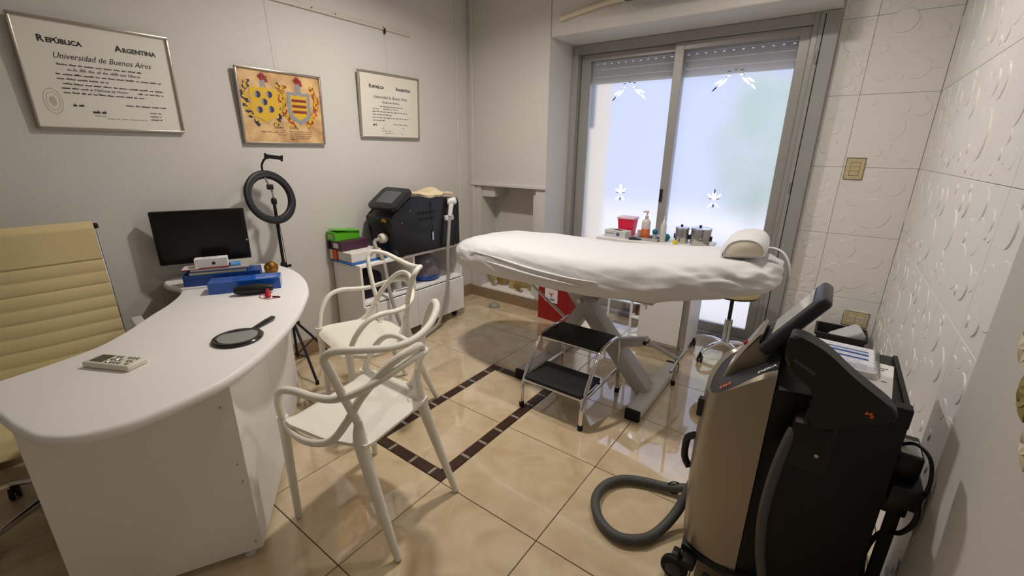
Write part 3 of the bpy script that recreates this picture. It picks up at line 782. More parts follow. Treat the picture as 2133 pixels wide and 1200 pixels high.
# ------------------------------------------------------------------ white woven-back armchairs
def sym(pts): return pts + [(-p[0],)+tuple(p[1:]) for p in pts[-2::-1]]
def armchair(label, loc, rotz):
    t = thing('woven_back_armchair', label, 'chair', (*loc, 0), rotz, 'white armchairs at the desk')
    # seat shell
    def sf(u, v):
        y = 0.250-0.385*v
        hw = 0.225-0.015*v-0.035*max(0, v-0.6)/0.4
        x = (2*u-1)*hw
        z = 0.448-0.020*v-0.014*math.sin(PI*u)*math.sin(PI*min(1, v*1.1)) - (0.030*((0.12-v)/0.12)**2 if v < 0.12 else 0)
        e = abs(2*u-1); z += 0.010*max(0, e-0.8)/0.2
        if v < 0.25: x *= 1-0.20*(1-v/0.25)**2.5
        return (x, y, z)
    obj('seat', solidify(grid_surface(sf, 25, 25), 0.010), M_chairp, t, 60)
    r = 0.0125
    high = sym([(0.165, -0.105, 0.44), (0.160, -0.100, 0.50), (0.180, -0.095, 0.57), (0.215, -0.092, 0.67), (0.250, -0.097, 0.76), (0.266, -0.108, 0.803), (0.250, -0.138, 0.824), (0.195, -0.182, 0.815), (0.10, -0.215, 0.790), (0.0, -0.225, 0.780)])
    obj('high_back_rail', tb(spline(high, 6), r, 10, flat=1.15), M_chairp, t, 60)
    cross = sym([(0.200, 0.235, 0.445), (0.228, 0.15, 0.425), (0.228, 0.06, 0.420), (0.210, -0.02, 0.445), (0.185, -0.075, 0.52), (0.160, -0.115, 0.60), (0.125, -0.16, 0.67), (0.07, -0.195, 0.722), (0.0, -0.208, 0.735)])
    obj('cross_back_rail', tb(spline(cross, 6), r, 10, flat=1.15), M_chairp, t, 60)
    arm = sym([(0.205, 0.235, 0.45), (0.230, 0.205, 0.54), (0.250, 0.150, 0.61), (0.252, 0.08, 0.632), (0.240, 0.0, 0.625), (0.218, -0.07, 0.625), (0.180, -0.13, 0.645), (0.11, -0.18, 0.675), (0.05, -0.198, 0.690), (0.0, -0.202, 0.694)])
    obj('arm_rail', tb(spline(arm, 6), r, 10, flat=1.15), M_chairp, t, 60)
    for s in (-1, 1):
        lg = obj('leg', tb(spline([(s*0.205, 0.235, 0.458), (s*0.206, 0.234, 0.40), (s*0.210, 0.230, 0.20), (s*0.212, 0.228, 0.006)], 5), [0.020-0.0075*k/15 for k in range(16)], 12), M_chairp, t, 60)
        obj('glide', lathe([(0.011, 0), (0.012, 0.006)], 10, center=(s*0.212, 0.228, 0)), M_greym, lg)
        lg = obj('leg', tb(spline([(s*0.160, -0.099, 0.52), (s*0.164, -0.108, 0.42), (s*0.175, -0.180, 0.20), (s*0.185, -0.25, 0.006)], 5), [0.0135, 0.0155, 0.0185, 0.0215, 0.0235, 0.0240, 0.0232, 0.0222, 0.0210, 0.0198, 0.0186, 0.0174, 0.0162, 0.0150, 0.0138, 0.0126], 12), M_chairp, t, 60)
        obj('glide', lathe([(0.011, 0), (0.012, 0.006)], 10, center=(s*0.185, -0.25, 0)), M_greym, lg)
        g = NB()          # web that blends the rear leg into the seat
        tube(g, spline([(s*0.167, -0.125, 0.37), (s*0.158, -0.105, 0.405), (s*0.12, -0.075, 0.416)], 5), [0.016+0.0008*k for k in range(11)], 10)
        obj('leg_web', g, M_chairp, lg, 60)
    return t
armchair('white woven-back armchair in the foreground, its back turned to the camera', (-1.288, 0.857), math.radians(100))
armchair('white woven-back armchair farther away, in front of the cart with the black laser', (-1.900, 1.343), math.radians(168))

# ------------------------------------------------------------------ on the desk: monitor, boxes, small things
t = thing('monitor', 'black flat screen monitor standing on the desk by the wall', 'monitor', (-2.650, 0.862, ZD))
# local x to the right as seen, local -y towards the viewer
t.rotation_euler = (0, 0, math.atan2(0.35, 0.15))
obj('bezel', bx(-0.204, 0.204, -0.012, 0.022, 0.086, 0.361, 0.006, 2), mat('glossy_black_bezel', (12, 12, 13), 0.25), t, 40)
obj('screen', bx(-0.187, 0.187, -0.0128, -0.0120, 0.110, 0.345), mat('dark_screen', (6, 6, 8), 0.25), t)
obj('rear_shell', bx(-0.13, 0.13, 0.022, 0.05, 0.14, 0.31, 0.012, 2), M_black, t, 40)
obj('power_button', lathe([(0.004, -0.0135), (0.004, -0.0118)], 10, axis='y', center=(0.195, 0, 0.19)), M_greym, t)
obj('neck', bx(-0.03, 0.03, 0.015, 0.040, 0.010, 0.18, 0.004), M_black, t)
obj('stand_foot', lathe([(0.072, 0), (0.072, 0.006), (0.05, 0.012), (0.01, 0.014)], 28, center=(0, 0.025, 0)), M_black, t, 40)

M_blue = mat('glossy_blue_card', (22, 86, 176), 0.25, coat=0.3); M_navy = mat('dark_blue_card', (20, 66, 142), 0.3)
def carton(name, label, a, b, depth, z0, h, m, cat='box'):
    """box whose front bottom edge runs from a to b"""
    a, b = Vector(a), Vector(b); L = (b-a).length
    t = thing(name, label, cat, (a.x, a.y, z0), math.atan2(b.y-a.y, b.x-a.x))
    obj('carton_body', bx(0, L, 0, depth, 0, h, 0.0015, 1), m, t)
    return t, L
# local x along the front, local +y away from the viewer
ft, _ = carton('flat_folder', 'thin white folder lying under the rear blue box on the desk', (-2.495, 0.672), (-2.36, 0.93), 0.11, ZD, 0.010, M_pap2, 'folder')
bA, L = carton('blue_box', 'dark blue box at the back of the desk, under the notebooks', (-2.500, 0.690), (-2.345, 0.985), 0.12, ZD+0.010, 0.055, M_navy)
obj('lid_seam', bx(-0.0005, L+0.0005, -0.0006, 0, 0.036, 0.0375), mat('seam_navy', (10, 38, 92), 0.5), bA)
bB, L = carton('blue_box', 'bright blue box in front, with a pale streak on its lid', (-2.312, 0.727), (-2.160, 0.993), 0.105, ZD, 0.056, M_blue)
bm = NB(); flat_poly(bm, [(0.20, 0.022), (0.275, 0.032), (0.292, 0.050), (0.272, 0.037), (0.20, 0.026)], 0.0562, 0.0003); obj('lid_logo', bm, M_pap2, bB)
bm = NB(); flat_poly(bm, [(0.110, 0.002), (0.304, 0.002), (0.304, 0.103), (0.205, 0.103)], 0.05605, 0.0001); obj('lid_band', bm, mat('bright_blue_print', (18, 98, 200), 0.22, coat=0.3), bB)
dirv = (Vector((-2.345, 0.985))-Vector((-2.500, 0.690))).normalized(); nrm = Vector((-dirv.y, dirv.x))
def onA(u, v): p = Vector((-2.500, 0.690))+dirv*u+nrm*v; return (p.x, p.y)
zz = ZD+0.0655
nb, _ = carton('notebook', 'dark blue notebook with cream page edges, lowest on the rear blue box', onA(0.03, 0.004), onA(0.27, 0.004), 0.11, zz, 0.013, mat('cream_page_edges', (216, 204, 170), 0.8), 'notebook')
obj('cover', bx(-0.003, 0.243, -0.002, 0.112, 0.0132, 0.0150), M_navy, nb)
nb2, _ = carton('notebook', 'grey notebook in the middle of the pile under the white box', onA(0.035, 0.008), onA(0.285, 0.012), 0.105, zz+0.0152, 0.008, mat('grey_page_edges', (176, 166, 158), 0.8), 'notebook')
nb3, _ = carton('notebook', 'maroon edged booklet on top of the notebooks, under the white box', onA(-0.005, 0.012), onA(0.20, 0.016), 0.095, zz+0.0236, 0.004, mat('maroon_cover', (112, 44, 52), 0.5), 'notebook')
bm = NB(); flat_poly(bm, [(0.004, 0.004), (0.075, 0.004), (0.075, 0.091), (0.004, 0.091)], 0.0041, 0.0003); obj('cover_picture', bm, mat('pale_pink_print', (226, 212, 206), 0.6), nb3)
wb, L = carton('white_box', 'small white box with one black dot on its front, on the notebooks', onA(0.055, 0.028), onA(0.195, 0.034), 0.050, zz+0.0278, 0.046, M_pap2)
bm = NB(); lathe([(0.0075, -0.0008), (0.0075, 0.0)], 18, bm, (0.080, 0, 0.021), 'y'); obj('black_dot', bm, M_ink, wb)
bm = NB(); scribble(bm, 0.032, 0.020, 0.075, 0.010, 0.002, random.Random(4), step=0.005, z=0.0464); obj('lid_lettering', bm, M_inkfaint, wb)
lb, _ = carton('light_blue_card', 'small light blue card beside the white box', onA(0.205, 0.035), onA(0.25, 0.040), 0.055, zz+0.0236, 0.012, mat('light_blue_card_stock', (96, 156, 222), 0.5), 'card')
# spectacle case
t = thing('glasses_case', 'black spectacle case leaning against the bright blue box', 'case', (-2.165, 0.868, ZD), math.atan2(0.266, 0.152))
bm = NB()
pts = [(-0.078+0.156*k/16, 0, 0.021) for k in range(17)]
tube(bm, pts, [0.006+0.016*math.sin(PI*(0.06+0.88*k/16))**0.45 for k in range(17)], 16, flat=0.9)
bmesh.ops.scale(bm, vec=(1.04, 1.3, 1.22), verts=bm.verts)
obj('case_shell', bm, mat('black_leatherette', (24, 24, 25), 0.4), t, 60)
obj('case_seam', tb([(-0.080+0.16*k/12, -0.0288*math.sin(PI*(0.06+0.88*k/12))**0.45, 0.0255) for k in range(13)], 0.0009, 6), M_blackm, t)
# red earphones with cable
t = thing('earphones', 'red earphones with a thin coiled cable on the desk', 'earphones', (-2.075, 0.905, ZD))
M_red = mat('red_plastic', (196, 42, 52), 0.4)
for k, (x, y, a) in enumerate(((-0.022, -0.006, 0.4), (0.012, -0.022, 1.2))):
    e = obj('earbud', lathe([(0.004, 0.0), (0.012, 0.003), (0.014, 0.010), (0.010, 0.017), (0.004, 0.020)], 14, center=(x, y, 0)), M_red, t, 50)
    obj('ear_tip', lathe([(0.007, 0.020), (0.009, 0.025), (0.006, 0.031)], 12, center=(x, y, 0)), M_red, e, 50)
obj('cable', tb(spline([(-0.022, -0.01, 0.004), (-0.045, 0.0, 0.003), (-0.04, -0.035, 0.0025), (0.0, -0.05, 0.0025), (0.045, -0.035, 0.0025), (0.05, 0.0, 0.0025), (0.03, 0.012, 0.004)], 6), 0.0014, 6), M_red, t, 50)
obj('plug', tb([(0.025, -0.008, 0.004), (0.058, 0.010, 0.004)], 0.0035, 8), M_black, t, 40)
# gold ornament
t = thing('gold_ornament', 'round gold filigree ornament behind the bright blue box', 'ornament', (-2.485, 1.105, ZD))
M_gold = mat('aged_gold', (186, 138, 48), 0.35, 0.8)
obj('dome', lathe([(0.028, 0), (0.034, 0.012), (0.035, 0.028), (0.030, 0.046), (0.018, 0.060), (0.003, 0.066)], 24), mat('dark_gold', (128, 90, 34), 0.45, 0.6), t, 60)
for k in range(5):
    a = k*2*PI/5; pts = []
    for j in range(22):
        f = j/21*2.6*PI; rr = 0.016*(1-j/26)
        th = a+rr*math.cos(f)/0.035; z = 0.030+rr*math.sin(f)
        R = 0.0355-max(0, z-0.03)*0.25
        pts.append((R*math.cos(th), R*math.sin(th), z))
    obj('scroll', tb(pts, 0.0022, 6), M_gold, t, 50)
# hand mirror
t = thing('hand_mirror', 'round black hand mirror lying on the curved desk', 'mirror', (-1.672, 0.588, ZD), math.atan2(0.163, -0.087))
prof = [(0.078, 0.0), (0.083, 0.004), (0.084, 0.008), (0.080, 0.012), (0.069, 0.0135), (0.065, 0.011)]
obj('rim', lathe(prof, 40), mat('glossy_black_rim', (10, 10, 11), 0.15, coat=0.5), t, 50)
obj('mirror_glass', lathe([(0.0655, 0.0105), (0.0655, 0.0118), (0.001, 0.0118)], 40), mat('mirror_silver', (200, 202, 204), 0.03, 1.0), t)
obj('handle', tb([(0.078, 0, 0.008), (0.10, 0, 0.008), (0.15, 0, 0.009), (0.192, 0, 0.010), (0.200, 0, 0.010)], [0.008, 0.010, 0.0125, 0.0125, 0.007], 12, flat=0.7), MATS['glossy_black_rim'], t, 50)
# remote control
t = thing('remote_control', 'white remote control with a dark display at the near end of the desk', 'remote', (-1.765, 0.262, ZD), math.atan2(0.078, 0.153))
obj('remote_body', bx(-0.086, 0.086, -0.034, 0.034, 0.0, 0.020, 0.006, 3), mat('ivory_plastic', (226, 220, 200), 0.4), t, 40)
obj('display', bx(-0.070, -0.022, -0.023, 0.023, 0.0200, 0.0206), mat('lcd_grey', (62, 62, 58), 0.2), t)
M_btn = mat('grey_button', (112, 122, 112), 0.5)
for i in range(6):
    for j in range(3):
        if (i+j) % 5 == 4: continue
        obj('button', bx(-0.010+0.0145*i, -0.001+0.0145*i, -0.024+0.018*j, -0.013+0.018*j, 0.020, 0.0222, 0.0012, 1), M_btn if (i*3+j) % 4 else MATS['lcd_grey'], t)

# ------------------------------------------------------------------ ring light on a tripod
RX, RY = -2.665, 1.262
t = thing('ring_light', 'black ring light on a tripod behind the desk', 'ring light', (RX, RY, 0))
ring_c = Vector((0.032, -0.03, 1.122)); R = 0.132
ax_n = Vector((0.955, 0.17, 0.24)).normalized(); ux = Vector((-0.17, 0.985, 0)).normalized(); uy = ax_n.cross(ux).normalized()
if uy.z < 0: uy = -uy
bm = NB(); tube(bm, [ring_c+R*(math.cos(2*PI*k/48)*ux+math.sin(2*PI*k/48)*uy) for k in range(48)], 0.0235, 12, True, flat=0.55)
rg = obj('ring', bm, M_black, t, 60)
bm = NB(); A = []; B = []
for k in range(48):
    d = math.cos(2*PI*k/48)*ux+math.sin(2*PI*k/48)*uy
    A.append(bm.verts.new(ring_c+(R-0.013)*d+ax_n*0.0128)); B.append(bm.verts.new(ring_c+(R+0.013)*d+ax_n*0.0128))
for k in range(48): bm.faces.new((A[k], A[(k+1) % 48], B[(k+1) % 48], B[k]))
obj('diffuser', bm, mat('unlit_smoked_diffuser', (34, 34, 36), 0.5), rg)
obj('pole', tb([(0, 0, 0.30), (0, 0, 0.72)], 0.0125, 12), M_blackm, t, 40)
obj('upper_pole', tb([(0, 0, 0.70), (0, 0, 1.08)], 0.009, 12), M_blackm, t, 40)
obj('ball_head', lathe([(0.010, 1.075), (0.016, 1.085), (0.016, 1.105), (0.011, 1.115)], 14), M_black, t, 40)
obj('bracket', tb(spline([(0, 0, 1.11), (0.004, -0.004, 1.15), (0.020, -0.018, 1.175), (ring_c+uy*(R-0.015))[:]], 5), 0.006, 8), M_steel, t, 40)
obj('bracket_block', bx(0.005, 0.032, -0.034, -0.004, 1.165, 1.195, 0.004), M_black, t, 40)
top_p = ring_c+uy*(R+0.012)
obj('gooseneck', tb(spline([top_p[:], (top_p+Vector((0, 0, 0.04)))[:], (top_p+Vector((0.01, 0.015, 0.072)))[:], (top_p+Vector((0.02, 0.035, 0.082)))[:]], 6), 0.006, 8), M_black, t, 50)
c = top_p+Vector((0.025, 0.06, 0.083))
ph = obj('phone_holder', bx(-0.012, 0.012, -0.042, 0.042, -0.010, 0.012, 0.003, 1), M_black, t)
ph.location = c; ph.rotation_euler = (math.radians(-8), 0, math.radians(-18))
for s in (-1, 1): obj('clamp_jaw', bx(-0.014, 0.014, s*0.042-0.005, s*0.042+0.005, -0.018, 0.018, 0.003, 1), M_black, ph)
for z in (0.70, 0.32):
    cl = obj('collar', lathe([(0.015, z-0.022), (0.018, z-0.018), (0.018, z+0.018), (0.013, z+0.026)], 14), M_black, t, 40)
    obj('clamp_knob', tb([(0.012, 0.008, z), (0.030, 0.030, z+0.004)], [0.006, 0.010], 10), M_black, cl, 40)
for fx, fy in ((0.295, -0.045), (-0.085, 0.245), (-0.10, -0.20)):
    lg = obj('leg', tb([(0.015*fx/0.3, 0.015*fy/0.3, 0.335), (fx*0.55, fy*0.55, 0.175), (fx, fy, 0.010)], 0.0085, 8), M_blackm, t, 40)
    obj('brace', tb([(0, 0, 0.10), (fx*0.62, fy*0.62, 0.145)], 0.005, 6), M_blackm, lg)
    obj('foot_tip', lathe([(0.010, 0), (0.011, 0.012), (0.009, 0.024)], 10, center=(fx, fy, 0)), M_rubber, lg, 40)
obj('centre_rod', tb([(0, 0, 0.08), (0, 0, 0.31)], 0.008, 10), M_blackm, t, 40)
obj('power_cable', tb(spline([(0.02, 0.0, 1.0), (0.022, 0.006, 0.86), (0.018, 0.010, 0.72), (0.020, 0.012, 0.60), (0.015, 0.012, 0.45), (0.012, 0.008, 0.34)], 5), 0.0018, 6), M_black, t, 40)
# ------------------------------------------------------------------ white cart by the left wall
CX0, CX1, CY0, CY1, CT = -2.785, -2.475, 1.665, 2.665, 0.645
t = thing('storage_cart', 'white storage cart on castors against the left wall, with open upper shelf', 'cart', (CX1, CY1, 0))
def cb(name, x0, x1, y0, y1, z0, z1, m=M_white, bev=0.0015, par=None):
    return obj(name, bx(x0-CX1, x1-CX1, y0-CY1, y1-CY1, z0, z1, bev, 1), m, par or t)
cb('top_board', CX0, CX1, CY0, CY1, CT-0.018, CT)
cb('side_panel', CX0, CX1, CY0, CY0+0.018, 0.065, CT-0.018)
cb('side_panel', CX0, CX1, CY1-0.018, CY1, 0.065, CT-0.018)
cb('divider', CX0, CX1-0.004, 2.130, 2.148, 0.375, CT-0.018)
cb('shelf_board', CX0, CX1-0.002, CY0+0.018, CY1-0.018, 0.357, 0.375)
cb('bottom_board', CX0, CX1, CY0+0.018, CY1-0.018, 0.065, 0.083)
cb('back_panel', CX0, CX0+0.006, CY0+0.018, CY1-0.018, 0.083, CT-0.018)
for y0, y1 in ((CY0+0.003, 2.137), (2.141, CY1-0.003)):
    d = cb('drawer_front', CX1+0.001, CX1+0.017, y0, y1, 0.070, 0.352)
for x in (CX0+0.05, CX1-0.05):
    for y in (CY0+0.06, CY1-0.06):
        bm = NB()
        for w in (-0.009, 0.009): lathe([(0.021, -0.006), (0.023, 0), (0.021, 0.006)], 14, bm, (x-CX1+w, y-CY1, 0.0235), 'x')
        box(bm, x-CX1-0.016, x-CX1+0.016, y-CY1-0.012, y-CY1+0.012, 0.045, 0.065)
        obj('castor', bm, M_black, t, 40)
# things on its shelves
tag(obj('white_jar', lathe([(0.034, 0), (0.036, 0.004), (0.036, 0.062), (0.038, 0.064), (0.038, 0.085), (0.034, 0.089)], 20, center=(-2.60, 2.06, 0.375)), M_whitep, None, 40), 'taller white lidded jar on the cart shelf', 'jar')
tag(obj('grey_jar', lathe([(0.028, 0), (0.030, 0.004), (0.030, 0.045), (0.032, 0.047), (0.032, 0.066), (0.028, 0.07)], 20, center=(-2.56, 1.955, 0.375)), mat('smoked_jar', (96, 96, 92), 0.3), None, 40), 'smaller grey jar with pale lid on the cart shelf', 'jar')
tag(obj('black_bag', bx(-2.76, -2.54, 1.70, 1.90, 0.376, 0.56, 0.04, 4), mat('black_fabric', (18, 18, 20), 0.85, bump=(40, 0.4)), None, 60), 'black soft bag on the left of the cart shelf', 'bag')
tag(obj('metal_tool', tb([(-2.52, 1.98, 0.381), (-2.50, 2.11, 0.381)], 0.005, 8), M_steel, None, 40), 'thin metal tool lying on the cart shelf', 'tool')
t = thing('round_case', 'large round smoky container with blue base on the right of the cart shelf', 'container', (-2.62, 2.37, 0.375))
obj('smoky_lid', lathe([(0.118, 0.05), (0.120, 0.06), (0.105, 0.15), (0.07, 0.20), (0.02, 0.22)], 30), mat('smoky_plastic', (118, 110, 118), 0.25), t, 50)
obj('blue_base', lathe([(0.085, 0.0), (0.112, 0.015), (0.120, 0.05), (0.116, 0.055)], 30), mat('blue_plastic', (32, 74, 158), 0.35), t, 50)

# boxes on the cart top
def wall_box(name, label, x0, x1, y0, y1, z0, h, m, bev=0.0015):
    t = thing(name, label, 'box', ((x0+x1)/2, (y0+y1)/2, z0))
    obj('carton_body', bx(-(x1-x0)/2, (x1-x0)/2, -(y1-y0)/2, (y1-y0)/2, 0, h, bev, 1), m, t)
    return t
fo = wall_box('blue_folder', 'flat blue folder under the boxes on the cart', -2.775, -2.525, 1.640, 1.930, CT+0.0005, 0.010, mat('blue_folder_card', (38, 96, 170), 0.5)); fo['category'] = 'folder'
M_ow = mat('white_carton', (226, 221, 212), 0.6)
t = wall_box('striped_box', 'white box with an orange band, lowest of the cart boxes by the wall', -2.785, -2.705, 1.645, 1.80, CT+0.011, 0.070, M_ow)
obj('orange_band', bx(-0.006, 0.0405, -0.0780, 0.0780, -0.0002, 0.0708), mat('orange_print', (216, 96, 34), 0.5), t)
t = wall_box('white_carton', 'white carton beside the orange banded box on the cart', -2.702, -2.545, 1.655, 1.900, CT+0.011, 0.066, M_ow, 0.003)
text('side_lettering', 'duo', 0.030, mat('grey_print', (150, 146, 144), 0.6), t, (0.0790, 0.03, 0.022), (PI/2, 0, PI/2), align='CENTER', shear=0.2)
t = wall_box('purple_box', 'dark purple box second from the top on the cart', -2.772, -2.642, 1.650, 1.865, CT+0.0815, 0.062, mat('dark_purple_card', (74, 38, 58), 0.45))
obj('end_label', bx(-0.03, 0.03, -0.1080, -0.1076, 0.014, 0.048), M_ow, t)
bm = NB()
for y in (0.02, 0.05): prism(ellipse_pts(-0.02, y, 0.010, 0.007, 10), 0.062, 0.0623, bm)
obj('lid_marks', bm, mat('pink_print', (206, 160, 170), 0.6), t)
t = wall_box('navy_box', 'narrow navy box wedged against the wall behind the purple box', -2.795, -2.774, 1.640, 1.80, CT+0.0815, 0.055, mat('navy_card', (30, 36, 62), 0.5))
t = wall_box('green_box', 'bright green open carton on top of the cart boxes', -2.792, -2.690, 1.640, 1.835, CT+0.1438, 0.060, mat('bright_green_card', (86, 176, 30), 0.5))
obj('open_flap', bx(-0.050, 0.056, -0.085, 0.095, -0.0012, 0.0012, mtx=Matrix.Translation((0.006, 0, 0.066)) @ Matrix.Rotation(math.radians(-7), 4, 'X')), MATS['bright_green_card'], t)
obj('end_label', bx(-0.03, 0.03, -0.0980, -0.0976, 0.014, 0.046), mat('pale_green_print', (176, 206, 150), 0.6), t)

# ------------------------------------------------------------------ black table-top laser on the cart
LX0, LX1 = -2.715, -2.445
t = thing('tabletop_laser', 'black table-top laser machine with a tilted screen, on the white cart', 'machine', (-2.58, 2.28, CT))
ox, oy, oz = 2.58, -2.28, -CT
def PR_(pts): return [(p[0]+oy, p[1]+oz) for p in pts]
prof = PR_([(1.985, 0.660), (1.955, 0.720), (1.945, 0.850), (1.915, 0.905), (1.915, 0.935), (1.965, 0.960), (2.115, 1.075), (2.20, 1.070), (2.26, 1.045), (2.60, 1.030), (2.615, 0.99), (2.615, 0.665), (2.60, 0.655)])
obj('housing', extrude_profile(prof, LX0+ox, LX1+ox, 'x', None, 0.008, 3), mat('satin_black_housing', (22, 22, 24), 0.38), t, 35)
for s in (LX0+0.03, LX1-0.03):
    for y in (2.03, 2.56): obj('foot', lathe([(0.014, 0), (0.016, 0.004), (0.014, 0.016)], 12, center=(s+ox, y+oy, 0)), M_rubber, t, 40)
a = math.atan2(0.12, 0.17)
sc_m = Matrix.Translation((-2.552+ox, 2.010+oy, 1.062+oz)) @ Matrix.Rotation(a, 4, 'X')
bm = NB(); pts = []
for cxs, cys, a0 in ((0.118, 0.076, 0), (-0.118, 0.076, 90), (-0.118, -0.076, 180), (0.118, -0.076, 270)):
    for k in range(7): pts.append((cxs+0.030*math.cos(math.radians(a0+15*k)), cys+0.030*math.sin(math.radians(a0+15*k))))
prism(pts, -0.022, 0.010, bm, 0.006, 2); bmesh.ops.transform(bm, matrix=sc_m, verts=bm.verts)
hd = obj('screen_housing', bm, MATS['satin_black_housing'], t, 40)
bm = NB(); box(bm, -0.088, 0.088, -0.058, 0.066, 0.0102, 0.0112); bmesh.ops.transform(bm, matrix=sc_m, verts=bm.verts)
obj('touch_screen', bm, mat('grey_idle_screen', (78, 82, 84), 0.18), hd)
obj('stripe', bx(-2.67+ox, -2.555+ox, 1.948+oy, 1.9545+oy, 0.185, 0.195, 0.002), mat('grey_stripe', (120, 120, 122), 0.4), t)
bm = NB()
for dx, dz in ((0, 0), (0.016, 0.006), (0.030, -0.002)): lathe([(0.010, -0.002), (0.010, 0.0)], 12, bm, (-2.525+ox+dx, 1.9150+oy, 0.272+dz), 'y')
obj('logo_beads', bm, mat('gold_red_logo', (206, 124, 60), 0.4, 0.3), t)
bm = NB()
for z in (0.29, 0.245):
    for k in range(7): box(bm, LX1+ox-0.0005, LX1+ox+0.0015, 2.17+0.026*k+oy, 2.188+0.026*k+oy, z, z+0.024)
obj('side_vent', bm, M_rubber, t)
for y, z in ((2.10, 0.33), (2.02, 0.25)): obj('screw', lathe([(0.004, 0), (0.004, 0.0016)], 10, center=(LX1+ox, y+oy, z), axis='x'), M_steel, t)
obj('lock_plate', lathe([(0.020, 0), (0.018, 0.003)], 16, center=(LX1+ox, 2.31+oy, 0.17), axis='x'), M_black, t, 40)
obj('key', bx(LX1+ox+0.003, LX1+ox+0.007, 2.300+oy, 2.318+oy, 0.085, 0.150, 0.002), M_steel, t)
obj('lanyard', tb(spline([(LX1+ox+0.006, 2.31+oy, 0.16), (LX1+ox+0.010, 2.305+oy, 0.26), (LX1+ox+0.006, 2.30+oy, 0.36), (LX1+ox-0.02, 2.29+oy, 0.398)], 5), 0.0022, 6), M_black, t, 40)
cn = obj('hose_connector', lathe([(0.028, -0.055), (0.034, -0.045), (0.036, -0.015), (0.028, 0.0), (0.022, 0.004)], 18, center=(-2.545+ox, 1.950+oy, 0.145), axis='y'), mat('ivory_connector', (214, 206, 192), 0.45), t, 40)
obj('probe_cradle', bx(LX1+ox, LX1+ox+0.03, 2.44+oy, 2.52+oy, 0.22, 0.26, 0.006), M_whitep, t, 40)
hp = obj('handpiece', tb([(LX1+ox+0.035, 2.470+oy, 0.255), (LX1+ox+0.032, 2.485+oy, 0.32), (LX1+ox+0.030, 2.50+oy, 0.365)], [0.017, 0.019, 0.021], 14), M_whitep, t, 50)
obj('handpiece_head', tb([(LX1+ox+0.006, 2.485+oy, 0.362), (LX1+ox+0.05, 2.515+oy, 0.372), (LX1+ox+0.058, 2.52+oy, 0.374)], [0.026, 0.028, 0.020], 14), M_whitep, hp, 50)
obj('handpiece_ring', lathe([(0.0265, 0), (0.0285, 0.004), (0.0265, 0.008)], 14, center=(LX1+ox+0.012, 2.489+oy, 0.362), axis='x'), M_steel, hp, 40)
hose = spline([(-2.545, 1.895, 0.785), (-2.565, 1.870, 0.775), (-2.552, 1.860, 0.74), (-2.49, 1.87, 0.64), (-2.43, 1.86, 0.42), (-2.37, 1.88, 0.20), (-2.345, 1.95, 0.06), (-2.36, 2.08, 0.022), (-2.395, 2.22, 0.022), (-2.412, 2.31, 0.06), (-2.415, 2.37, 0.18), (-2.412, 2.425, 0.38), (-2.408, 2.43, 0.60), (-2.408, 2.45, 0.78), (-2.410, 2.468, 0.895)], 10)
bm = NB(); P = [(p[0]+ox, p[1]+oy, p[2]+oz) for p in hose]
tube(bm, P, [0.0125+(0.0012 if k % 2 else 0) for k in range(len(P))], 10)
obj('hose', bm, mat('pale_grey_hose', (168, 162, 152), 0.5), t, 60)
def cloth(u, v):
    x = -2.69+0.235*u-0.02*v; y = 2.25+0.30*v+0.04*u
    z = 1.052+0.022*noise.noise(Vector((u*3, v*4, 3)))+0.028*math.sin(PI*u)*math.sin(PI*v)+0.010*math.sin(11*v+3*u)*math.sin(PI*u)
    return (x, y, max(z, 1.038+0.004))
tag(obj('folded_towel', solidify(grid_surface(cloth, 16, 20), 0.018), mat('beige_towel', (218, 200, 168), 0.95, bump=(200, 0.3)), None, 60), 'folded beige towel lying on top of the black laser machine', 'towel')

# ------------------------------------------------------------------ treatment bed
BCX, BCY = -1.085, 2.28
t = thing('treatment_bed', 'treatment bed under a white fitted sheet, on grey crossed steel legs', 'bed', (BCX, BCY, 0))
AL, BWd, NEXP = 0.965, 0.345, 3.0
def ztop(x):
    T = [(-2.10, 0.845), (-1.75, 0.868), (-1.36, 0.872), (-1.02, 0.870), (-0.72, 0.892), (-0.46, 0.930), (-0.20, 0.958), (-0.08, 0.955)]
    for (x0, z0), (x1, z1) in zip(T, T[1:]):
        if x <= x1: 
            s = (x-x0)/(x1-x0); s = max(0, min(1, s)); return z0+(z1-z0)*s
    return T[-1][1]
def zt(x): return (ztop(x-0.15)+ztop(x-0.07)+ztop(x)+ztop(x+0.07)+ztop(x+0.15))/5
PROF = [(0, 0), (.25, 0.002), (.5, 0.002), (.68, -0.002), (.80, -0.010), (.88, -0.022), (.935, -0.040), (.97, -0.062), (.992, -0.090), (1.0, -0.120), (0.997, -0.150), (0.985, -0.178), (0.955, -0.198), (0.90, -0.205), (0.82, -0.206)]
PS = spline([p+(0,) for p in PROF], 4)
NT = 300
bm = NB(); rings = []
